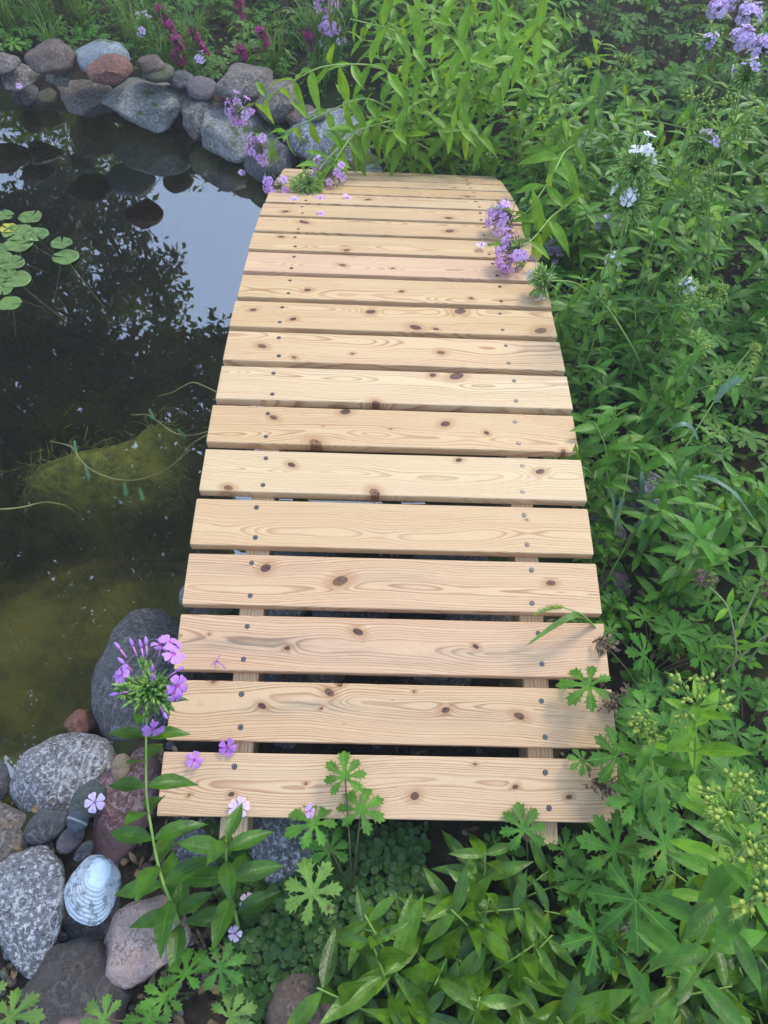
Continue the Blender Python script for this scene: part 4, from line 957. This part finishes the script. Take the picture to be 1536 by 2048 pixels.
for i, (u, v, z, zg, hd, lab) in enumerate([(660,55,.36,.02,'lilac','lilac phlox standing behind the rocks at the top left of centre'),(650,5,.44,.02,'lilac','lilac phlox cut by the top edge left of centre'),(664,82,.30,.02,'fewlilac','lilac phlox just under another one behind the rocks'),
   (287,48,.26,.0,'fewlilac','single purple phlox above the far bank rocks on the left'),(335,45,.28,0,'magenta','magenta flower spike left, tallest of the crimson ones behind the rocks'),(350,105,.16,0,'magenta','magenta flower spike low behind the olive stone'),
   (398,88,.22,0,'magenta','magenta flower spike in the middle behind the round cobble'),(365,150,.07,0,'magenta','magenta flowers drooping onto the dark stone'),(478,95,.2,0,'magenta','deep crimson flower spike above the large dark boulder'),
   (475,0,.36,0,'magenta','crimson flower cut by the top edge'),(612,62,.3,0,'magenta','crimson flower spike left of the lilac phlox at the top'),(320,22,.3,0,'magenta','magenta spike beside the tallest one at the top left'),(385,60,.24,0,'magenta','magenta spike above the middle one behind the cobble'),(520,60,.26,0,'magenta','magenta spike right of the deep crimson one'),(350,75,.2,0,'magenta','magenta spike just under the tallest crimson one'),
   (405,125,.14,0,'fewlilac','small pink-lilac flowers between the magenta spikes')]):
    d_ = ray(u, v); yv = 2.60+z*.6; tp = CAM+d_*(yv-CAM[1])/d_[1]; rx, ry = tp[0]+.02, tp[1]+.05; g0 = ghs(rx, ry)-.04; z = max(tp[2], g0+.05)
    stem_plant('flowering_plant' if hd == 'magenta' else 'phlox_plant', [(rx, ry, g0), (rx, ry, g0+(z-g0)*.6), tp], 6, .06, .013, M_phlox, 260+i, hd, .040, label=lab, cat='flower' if hd == 'magenta' else 'phlox', end=.8)

# ---- foxtail grasses
def foxtail(label, stalk, head, blades, seed, hr=.0055, mat=M_gray):
    rs = np.random.RandomState(seed); base = np.asarray(stalk[0]); root = empty('foxtail_grass', base, label=label, cat='grass')
    m = MB(); tube(m, spline(np.array(stalk)-base, 20), .0022, .0010, 5); m.build('stem', M_stem, root)
    m = MB()
    for pts, wd in blades: blade(m, spline(np.array(pts)-base, 14), wd, rs.rand())
    m.build('blades', mat, root)
    m = MB(); hp = spline(np.array(head)-base, 14); T = np.gradient(hp, axis=0)
    for i in range(14):
        s, d, u = frame(T[i]); pr = math.sin(math.pi*(.12+.8*i/13))
        for k in range(16):
            a = rs.uniform(0, 6.28); o = s*math.cos(a)+u*math.sin(a); p = hp[i]+o*hr*.55*pr; blob(m, p, d+o*.6, .0011, .0022, rs.rand())
            e = nrm(o+d*.7); tube(m, [p, p+e*hr*1.25], .00022, .00008, 3)
    m.build('seed_head', M_bud, root)
g1 = G(1205, 1175)
foxtail('tall foxtail grass slanting up to the right with a fuzzy green seed head', [g1, P(1270,1060,-.03), P(1345,935,.08), P(1430,800,.20), P(1475,730,.27), P(1500,700,.29)], [P(1500,700,.29), P(1516,688,.30), P(1500,740,.27)],
 [([P(1345,950,.07), P(1420,955,.12), P(1470,985,.12), P(1512,1045,.08)], .0050), ([P(1430,805,.20), P(1450,775,.23), P(1490,752,.25), P(1440,790,.2)], .008), ([P(1395,880,.15), P(1385,855,.17), P(1360,845,.18), P(1330,870,.14), P(1310,875,.12)], .006),
  ([P(1265,1070,-.03), P(1310,1040,.0), P(1350,1010,.02), P(1378,1014,.0)], .008), ([P(1255,1080,-.04), P(1290,1030,.02), P(1320,960,.06)], .004)], 1, .0085)
foxtail('thin foxtail with an upright pale seed head beside the fifth plank', [G(1200,1160), P(1235,1050,-.02), P(1252,965,.03), P(1260,905,.07)], [P(1260,905,.07), P(1263,872,.09)],
 [([P(1232,1050,-.02), P(1225,985,.03), P(1200,962,.04), P(1178,992,.0)], .0036), ([P(1238,1020,.0), P(1250,990,.03), P(1240,1010,.02), P(1228,1060,.0)], .004), ([P(1282,1000,-.02), P(1284,960,.02), P(1283,930,.03)], .0045)], 2, .005)
foxtail('small foxtail nodding over the right ends of the third and fourth planks', [G(1235,1300), P(1205,1270,.06), P(1165,1228,.12), P(1125,1214,.135)], [P(1125,1214,.135), P(1100,1215,.138), P(1070,1228,.13)],
 [([P(1200,1262,.06), P(1155,1225,.13), P(1110,1250,.125), P(1052,1292,.105)], .0058), ([P(1235,1262,.0), P(1165,1250,.045), P(1090,1243,.05)], .004)], 3, .0045, M_grass)
foxtail('short foxtail with a drooping head low beside the tall one', [G(1245,1120), P(1270,1065,.0), P(1285,1045,.03)], [P(1285,1045,.03), P(1300,1035,.035), P(1322,1030,.03)], [([P(1250,1090,-.02), P(1285,1050,.03), P(1290,1080,.0)], .003)], 4, .0045, M_grass)

# ---- scattered planting
rs = random.Random(42)
PH = [proto(grow_phlox(300+i, .37, .15, 9, .080, .0125, M_phlox if i % 3 else M_mid, stems=3, group='leafy phlox in the planting')) for i in range(5)]
PHS = [proto(grow_phlox(320+i, .17, .08, 6, .065, .0120, M_phlox if i % 2 else M_mid, stems=3, group='low leafy phlox in the planting')) for i in range(4)]
PL_ = [proto(grow_phlox(340+i, .42, .20, 9, .10, .0150, M_lush, stems=3, group='bright leafy phlox in the planting')) for i in range(4)]
PB = [proto(grow_phlox(360+i, .14, .14, 5, .100, .0140, M_broad, stems=5, group='broad-leaved phlox before the bridge')) for i in range(4)]
CR = [proto(grow_crane(400+i, 12, .15, .17, .056, M_crane, group='cranesbills in the planting')) for i in range(4)]
CRP = [proto(grow_crane(410+i, 11, .14, .15, .054, M_craney, group='cranesbills in the planting')) for i in range(2)]
CRD = [proto(grow_crane(420+i, 13, .18, .30, .052, M_crane, head=5, group='cranesbills gone to seed')) for i in range(3)]
GRS = [proto(grow_grass(440+i, 55, .34, group='grass tufts')) for i in range(3)]
STR = [proto(grow_phlox(470+i, .34, .22, 4, .05, .007, M_lush, head='dry', hs=.026, stems=4, group='half dry stalks in the planting')) for i in range(2)]
for p_ in STR:
    for ch in p_['o'].children:
        if ch.name.startswith('stem'): ch.data.materials[0] = M_straw
SDP = [proto(grow_phlox(450+i, .46, .10, 8, .07, .011, M_phlox, head='seed', hs=.036, stems=2, group='seeding phlox in the planting')) for i in range(2)]
LIP = [proto(grow_phlox(460+i, .50, .10, 8, .07, .011, M_phlox, head='pale', hs=.042, stems=2, group='lilac phlox in the planting')) for i in range(2)]
LBL = {'PH': 'mid-green leafy phlox clump', 'PHS': 'low leafy phlox clump', 'PL': 'bright yellow-green leafy phlox clump', 'PB': 'glossy broad-leaved phlox clump', 'CR': 'dark cut-leaved cranesbill clump',
       'CRP': 'pale cut-leaved cranesbill clump', 'CRD': 'cranesbill clump with brown seed heads', 'GRS': 'long-bladed grass tuft', 'STR': 'clump of pale dry stalks with brown heads', 'SDP': 'green seed head phlox clump', 'LIP': 'lilac flowering phlox clump'}
PRO = {'PH': PH, 'PHS': PHS, 'PL': PL_, 'PB': PB, 'CR': CR, 'CRP': CRP, 'CRD': CRD, 'GRS': GRS, 'STR': STR, 'SDP': SDP, 'LIP': LIP}
PTS = []
def ok(x, y, dmin, edge=.06):
    if pond_sd(np.array([x]), np.array([y]))[0] > -.16: return False
    if -.03 < y < 2.03 and abs(x) < PL/2+edge: return False
    for (a, b_, c_) in PTS:
        if (a-x)**2+(b_-y)**2 < (min(dmin, c_))**2: return False
    return True
def scatter(n, xr, yr, mixs, dmin, sc=(.85, 1.15), edge=.06, tries=60):
    keys = [k for k, w_ in mixs for _ in range(w_)]; made = 0
    for _ in range(n*tries):
        if made >= n: break
        x, y = rs.uniform(*xr), rs.uniform(*yr)
        if not ok(x, y, dmin, edge): continue
        k = rs.choice(keys); p = rs.choice(PRO[k]); PTS.append((x, y, dmin)); made += 1
        place(p, x, y, rs.uniform(0, 6.28), rs.uniform(*sc), LBL[k], tilt=rs.uniform(-.12, .12))
# right of the bridge
scatter(8, (.62, 1.15), (.75, 1.5), [('SDP', 1)], .14, (.75, 1.0))
scatter(6, (.75, 1.3), (.0, .7), [('STR', 1)], .13, (.8, 1.1))
scatter(26, (.42, .68), (.45, 2.0), [('PH', 1)], .085, (.6, .95), .07)
scatter(9, (.62, 1.1), (.15, .60), [('STR', 1)], .13, (.8, 1.0))
scatter(9, (.48, .95), (1.45, 2.1), [('PL', 1)], .15, (.55, .8), .12)
scatter(36, (.36, .66), (.02, 1.9), [('PHS', 4), ('CR', 2)], .095, (.6, .9), .05)
scatter(60, (.52, 1.45), (-.05, 1.05), [('CR', 5), ('CRP', 1), ('PHS', 3), ('PH', 2)], .115, (.8, 1.15), .12)
scatter(64, (.5, 1.6), (.9, 2.1), [('PH', 7), ('CR', 2), ('SDP', 1), ('PHS', 1)], .12, (.85, 1.2), .12)
scatter(30, (1.0, 2.3), (1.2, 2.9), [('PH', 5), ('SDP', 2), ('LIP', 2), ('CRD', 2)], .16, (1., 1.3), .5)
scatter(16, (.65, 1.5), (2.0, 3.1), [('CRD', 5), ('CR', 1)], .2, (1., 1.3))
# in front
scatter(30, (.0, .52), (-.42, -.10), [('PB', 7), ('CR', 2), ('CRP', 1)], .075, (.65, 1.0))
scatter(16, (.45, .90), (-.40, .12), [('PB', 3), ('CR', 3), ('CRP', 1)], .10, (.9, 1.2), .12)
# behind the bridge, centre
scatter(19, (.0, .85), (2.12, 2.9), [('PL', 1)], .14, (.7, 1.05))
scatter(20, (-.3, 1.0), (2.8, 4.0), [('PL', 3), ('GRS', 2), ('PH', 1)], .22, (1., 1.3))
# behind the far rocks, left
scatter(60, (-2.3, -.25), (2.72, 3.2), [('GRS', 4), ('CR', 3), ('CRP', 3), ('PHS', 3)], .09, (.55, .85))
scatter(34, (-2.5, -.2), (3.2, 3.7), [('GRS', 4), ('CR', 3), ('PHS', 2), ('PH', 1)], .15, (.8, 1.1))
scatter(56, (-2.8, 2.8), (3.3, 4.8), [('GRS', 3), ('PH', 4), ('CR', 2), ('PL', 3)], .22, (1.1, 1.6))
for L_ in PRO.values():
    for p in L_:
        if not p['used']:
            for ch in list(p['o'].children_recursive): bpy.data.objects.remove(ch)
            bpy.data.objects.remove(p['o'])
# labels: where each one stands, then nearest-to-farthest among those that share the place
groups = {}
for o, bl, x, y in ITEMS: groups.setdefault(bl+' '+where(x, y), []).append((math.hypot(x-CAM[0], y-CAM[1]), o))
CARD = 'zero one two three four five six seven eight nine ten'.split()
for lab, lst in groups.items():
    lst.sort(key=lambda q_: q_[0]); n = len(lst)
    for i, (_, o) in enumerate(lst):
        if n == 1: o['label'] = lab
        elif n == 2: o['label'] = lab+(', nearer one' if i == 0 else ', farther one')
        else: o['label'] = lab+', '+('nearest' if i == 0 else ('farthest' if i == n-1 else (ORD[i] if i < 19 else 'far')+' nearest'))

# ---- ground cover (uncountable small leaves)
def cover(name, n, region, rfun, mat, cup, zoff, seed):
    rs2 = np.random.RandomState(seed); m = MB(); q = rng(rs2); c = 0
    X_ = rs2.uniform(region[0], region[1], n*3); Y_ = rs2.uniform(region[2], region[3], n*3); sd_ = pond_sd(X_, Y_); Zg = gh(X_, Y_)
    for x, y, s_, z in zip(X_, Y_, sd_, Zg):
        if c >= n: break
        if s_ > -.10 or not rfun(x, y): continue
        c += 1; a = rs2.uniform(0, 6.28); r = rs2.uniform(.5, 1.1); d = np.array([math.cos(a), math.sin(a), rs2.uniform(-.3, .5)])
        p = np.array([x, y, z+rs2.uniform(.004, zoff)])
        if mat is M_round:
            V = [p]; A = [(0, .4, r)]; s, dd, u = frame(d, nrm([rs2.normal()*.3, rs2.normal()*.3, 1])); R_ = .0062*r*1.25
            for k in range(7): V.append(p+R_*(s*math.cos(k*.8976)+dd*math.sin(k*.8976))+u*R_*.2); A.append((.8*math.cos(k), .5, q.random()))
            m.add(V, [(0, k+1, (k+1) % 7+1) for k in range(7)], A)
        else: leaf(m, p, d, nrm([rs2.normal()*.4, rs2.normal()*.4, 1]), .030*r, .0085*r, q, .3, .3, .1, cols=S3)
    o = m.build(name, mat); return tag(o, kind='stuff')
cover('creeping_ground_cover', 4200, (-.30, .06, -.40, .02), lambda x, y: x > -.27-.3*(y+.05) or x > -.1, M_round, .2, .022, 1)
cover('ground_cover', 5200, (.1, 1.5, -.4, 2.3), lambda x, y: not (-.02 < y < 2 and x < .40), M_phlox, .2, .05, 2)
cover('back_ground_cover', 4500, (-2.6, 2.4, 1.9, 4.2), lambda x, y: not (y < 2.02 and abs(x) < .4), M_crane, .2, .06, 3)

# ---- lily pads
def lily(u, v, wpx, label, mat, rot, seed):
    rs2 = np.random.RandomState(seed); c = P(u, v, WATER+.004); r = wpx/2*depth(c)/FPX; m = MB(); V = []; A = []; rr = rs2.rand(); n = 40
    for j in range(5):
        for k in range(n):
            a = .12+(2*math.pi-.24)*k/(n-1); q_ = (j/4)**.8; rad = r*q_*(1+.03*math.sin(a*3+seed)); V.append((rad*math.cos(a), rad*math.sin(a), .0015*math.sin(a*5+seed)*q_+.003*max(0, q_-.8)*5*(rs2.rand()*.3+.6))); A.append((math.sin(a*9), q_*.85, rr))
    m.add(V, [(j*n+k, j*n+k+1, (j+1)*n+k+1, (j+1)*n+k) for j in range(4) for k in range(n-1)], A)
    root = empty('lily_pad', c, R(rot), label=label, cat='lily pad', group='lily pads'); pad = m.build('pad', mat, root); sl_ = pad.modifiers.new('thick', 'SOLIDIFY'); sl_.thickness = .0009
    m = MB(); tube(m, bez((0, 0, 0), (-.02, .01, -.05), (-.10, .06, -.14), 8), .0022, .002, 5); m.build('stalk', M_calyxp, root)
M_lily = leaf_mat('lily_pad', (.095, .19, .045), (.16, .26, .06), .0, rough=.3, rib=.0, trans=.15, spec=.6)
M_lilyy = leaf_mat('yellow_lily_pad', (.40, .38, .04), (.50, .46, .06), .0, rough=.3, rib=.0, trans=.15, spec=.6)
for i, (u, v, w_, lab, y) in enumerate([(8,432,38,'topmost lily pad at the left photo edge',0),(61,435,46,'lily pad right of the topmost one',0),(17,457,34,'yellowing lily pad under the topmost pads',1),(36,466,58,'large lily pad overlapping the yellowing one',0),
   (72,470,50,'lily pad right of the large overlapping one',0),(38,489,56,'lily pad in the lower middle of the upper cluster',0),(123,487,42,'small lily pad lying apart, upper of the two at the right',0),(132,515,52,'lily pad lying apart, lower of the two at the right',0),
   (2,498,34,'lily pad cut by the photo edge beside the upper cluster',0),(4,516,40,'lily pad cut by the photo edge in the middle of the group',0),(24,527,50,'round lily pad in the middle below the upper cluster',0),(14,547,36,'small lily pad between the round pad and the wide one',0),
   (33,560,58,'wide lily pad in the lower cluster',0),(6,580,40,'lily pad at the photo edge below the wide one',0),(20,608,46,'lowest lily pad at the left photo edge',0),(-8,560,40,'lily pad mostly outside the left photo edge',0)]):
    lily(u, v, w_, lab, M_lilyy if y else M_lily, (i*77) % 360, i+1)

# ---- submerged algae and floating water weed
m = MB(); rs2 = np.random.RandomState(6)
for i in range(320):
    a = rs2.choice(5); cx_, cy_, ax, ay = ((-.74, .92, .16, .08), (-.58, 1.02, .12, .06), (-.83, .86, .12, .07), (-.60, .86, .10, .06), (-.70, .92, .22, .12))[a]
    x, y = cx_+rs2.normal()*ax*.6, cy_+rs2.normal()*ay*.6; z = ghs(x, y)+.002 if i % 3 == 0 else zlast; zlast = z; an = rs2.uniform(0, 6.28); L = rs2.uniform(.02, .06)
    e = np.array([math.cos(an), math.sin(an), 0]); tube(m, bez((x, y, z), np.array([x, y, z+.012])+e*L*.5+rs2.normal(size=3)*.01, np.array([x, y, z+.002])+e*L, 5), .0011, .0005, 3)
t = NT('algae'); t.fin(t.mix(t.smooth(t.noise(26, 6, .7), .35, .65), (.13, .15, .03), (.26, .28, .06)), .9, .1)
tag(m.build('submerged_algae', t.m), kind='stuff')
M_weed = plain('pond_weed_runner', (.14, .15, .04), (.24, .22, .07), 40, .6); M_mil = plain('milfoil_green', (.10, .24, .10), (.16, .34, .14), 60, .5)
def weed(label, pts, sprigs, seed):
    rs3 = np.random.RandomState(seed); P3 = [P(u, v, z) for u, v, z in pts]; b = P3[0]; root = empty('water_weed', b, label=label, cat='water weed')
    mm = MB(); tube(mm, spline(np.array(P3)-b, 24), .0020, .0014, 5); mm.build('runner', M_weed, root)
    for (u, v, du, dv, L) in sprigs:
        p0 = P(u, v, WATER)-b; d = nrm(P(u+du, v+dv, WATER+.012)-P(u, v, WATER)); mm = MB(); dpt = L
        tube(mm, [p0, p0+d*L], .0012, .0006, 4); s, dd, uu = frame(d)
        for i in range(9):
            for k in range(5):
                a = k*1.2566+i*.6; e = nrm(s*math.cos(a)+uu*math.sin(a)+d*.4); tube(mm, [p0+d*L*(i+1)/9, p0+d*L*(i+1)/9+e*.0075*(1-.5*i/9)], .0009, .0003, 3)
        mm.build('sprig', M_mil, root)
W1 = WATER+.001
weed('floating weed runner from the bridge side to the upper algae with two sprigs', [(418,862,W1),(385,872,W1-.004),(350,868,W1),(318,845,W1-.004),(296,828,W1),(262,830,W1-.01)], [(372,878,-14,-16,.030),(306,838,-8,-22,.026)], 1)
weed('weed runner bending at the top near the bridge', [(445,790,W1),(418,776,W1),(385,762,W1),(345,785,W1-.005),(316,793,W1-.01)], [], 2)
weed('weed runner along the middle of the algae with four green sprigs', [(380,900,W1-.02),(330,945,W1-.02),(262,965,W1-.004),(215,955,W1),(180,940,W1),(155,915,W1),(148,892,W1),(100,882,W1-.004)], [(150,905,-1,-24,.028),(178,960,-8,-30,.036),(253,992,-4,-20,.028),(286,1002,-6,-22,.028)], 3)
weed('weed runner trailing in from the left photo edge', [(-20,1020,W1),(40,1016,W1),(90,1003,W1-.004),(130,1010,W1-.02),(150,1025,W1-.05)], [], 4)
weed('weed runner dropping under water beside the seventh plank', [(416,868,W1),(380,890,W1-.005),(345,935,W1-.03),(300,950,W1-.06)], [], 5)

# ---- fallen blossoms
def blossom(u, v, z, label, r=.0150, n=(0, 0, 1), tl=.0, mat=None, seed=0, up=0):
    q = rng(np.random.RandomState(seed)); m = MB(); c = P(u, v, z); floret(m, (0, 0, 0), nrm(n), r, q, open_=1, tube_len=tl)
    tag(m.build('fallen_blossom', mat or M_lilac, loc=c), label, 'blossom')
B = [(478,1615,'pale lilac fallen blossom lying face up on the front edge of the nearest plank',(0,0,1),0,M_lilac2,.0160),(388,1520,'purple fallen blossom on the top left corner of the nearest plank',(.2,-.5,1),.016,M_violet,.0130),
 (455,1495,'purple fallen blossom caught at the gap on the left beam',(.0,-.5,.8),0,M_violet,.0135),(433,1322,'fallen blossom lying on its side at the left of the third plank',(-.8,.5,.3),.018,M_violet,.0120),
 (641,428,'small fallen blossom alone on the fifteenth plank',(0,0,1),0,M_lilac,.0125),(695,396,'fallen blossom beside a brown scrap on the sixteenth plank',(.4,-.2,.8),.01,M_lilac,.0150),
 (640,398,'fallen blossom just right of the green phlox head on the bridge',(0,-.4,.8),.008,M_lilac,.0140),(963,489,'pale fallen blossom with its tube up on the thirteenth plank',(0,0,-1),.014,M_lilac2,.0130),(588,402,'fallen blossom left of the green head on the sixteenth plank',(.2,-.6,.8),0,M_lilac,.0140)]
for i, (u, v, lab, n, tl, mt, r) in enumerate(B): blossom(u, v, brz(v)+.006+(.008 if n[2] < .5 else 0), lab, r, n, tl, mt, i)
blossom(190, 1605, -.02, 'blue-lilac fallen blossom on the green-grey cobble', .0150, (.1, -.2, 1), 0, M_lilac2, 20)
blossom(620, 1622, .035, 'purple petal blossom caught on a cranesbill leaf', .0110, (.8, -.2, .6), 0, M_lilac, 21)
blossom(495, 1803, -.085, 'pale fallen blossom on the ground cover, upper one', .0120, (.2, -.2, 1), 0, M_lilac2, 22)
blossom(470, 1867, -.085, 'pale fallen blossom on the ground cover, lower one', .0110, (-.3, -.3, 1), 0, M_lilac2, 23)
blossom(484, 345, -.185, 'blossom fallen at the foot of the dark rock by the far bridge corner', .014, (.2, -.4, 1), 0, M_lilac, 24)
blossom(38, 172, -.0, 'tiny pink blossom on the left end of the far bank', .012, (.1, -.5, 1), 0, M_lilac, 25)

# ---- morning mist
t = NT('mist'); t.t.nodes.remove(t.b); pv = t.n('ShaderNodeVolumePrincipled'); pv.inputs['Color'].default_value = (.90, .93, .93, 1); pv.inputs['Density'].default_value = .014; pv.inputs['Anisotropy'].default_value = .2
t.l(pv.outputs[0], t.out.inputs['Volume'])
bm = bmesh.new(); bmesh.ops.create_cube(bm, size=1, matrix=Matrix.Translation((0, 3, 5.2))@Matrix.Diagonal((640, 640, 13.6, 1)))
me = bpy.data.meshes.new('haze'); bm.to_mesh(me); bm.free(); me.materials.append(t.m); o = bpy.data.objects.new('haze', me); COL.objects.link(o); o['kind'] = 'stuff'

# floating specks on the water
m = MB(); rs2 = np.random.RandomState(12)
for i in range(420):
    x, y = rs2.uniform(-1.5, -.2), rs2.uniform(.0, 2.6)
    if pond_sd(np.array([x]), np.array([y]))[0] < .03: continue
    r = rs2.uniform(.0006, .0022); a = rs2.uniform(0, 6); m.add([(x+r*math.cos(a+k*1.57)*(1 if k % 2 else .4), y+r*math.sin(a+k*1.57)*(1 if k % 2 else .4), WATER+.0008) for k in range(4)], [(0, 1, 2, 3)])
tag(m.build('floating_specks', plain('pale_speck', (.35, .36, .30), (.5, .5, .45), 20, .8, bump=0)), kind='stuff')
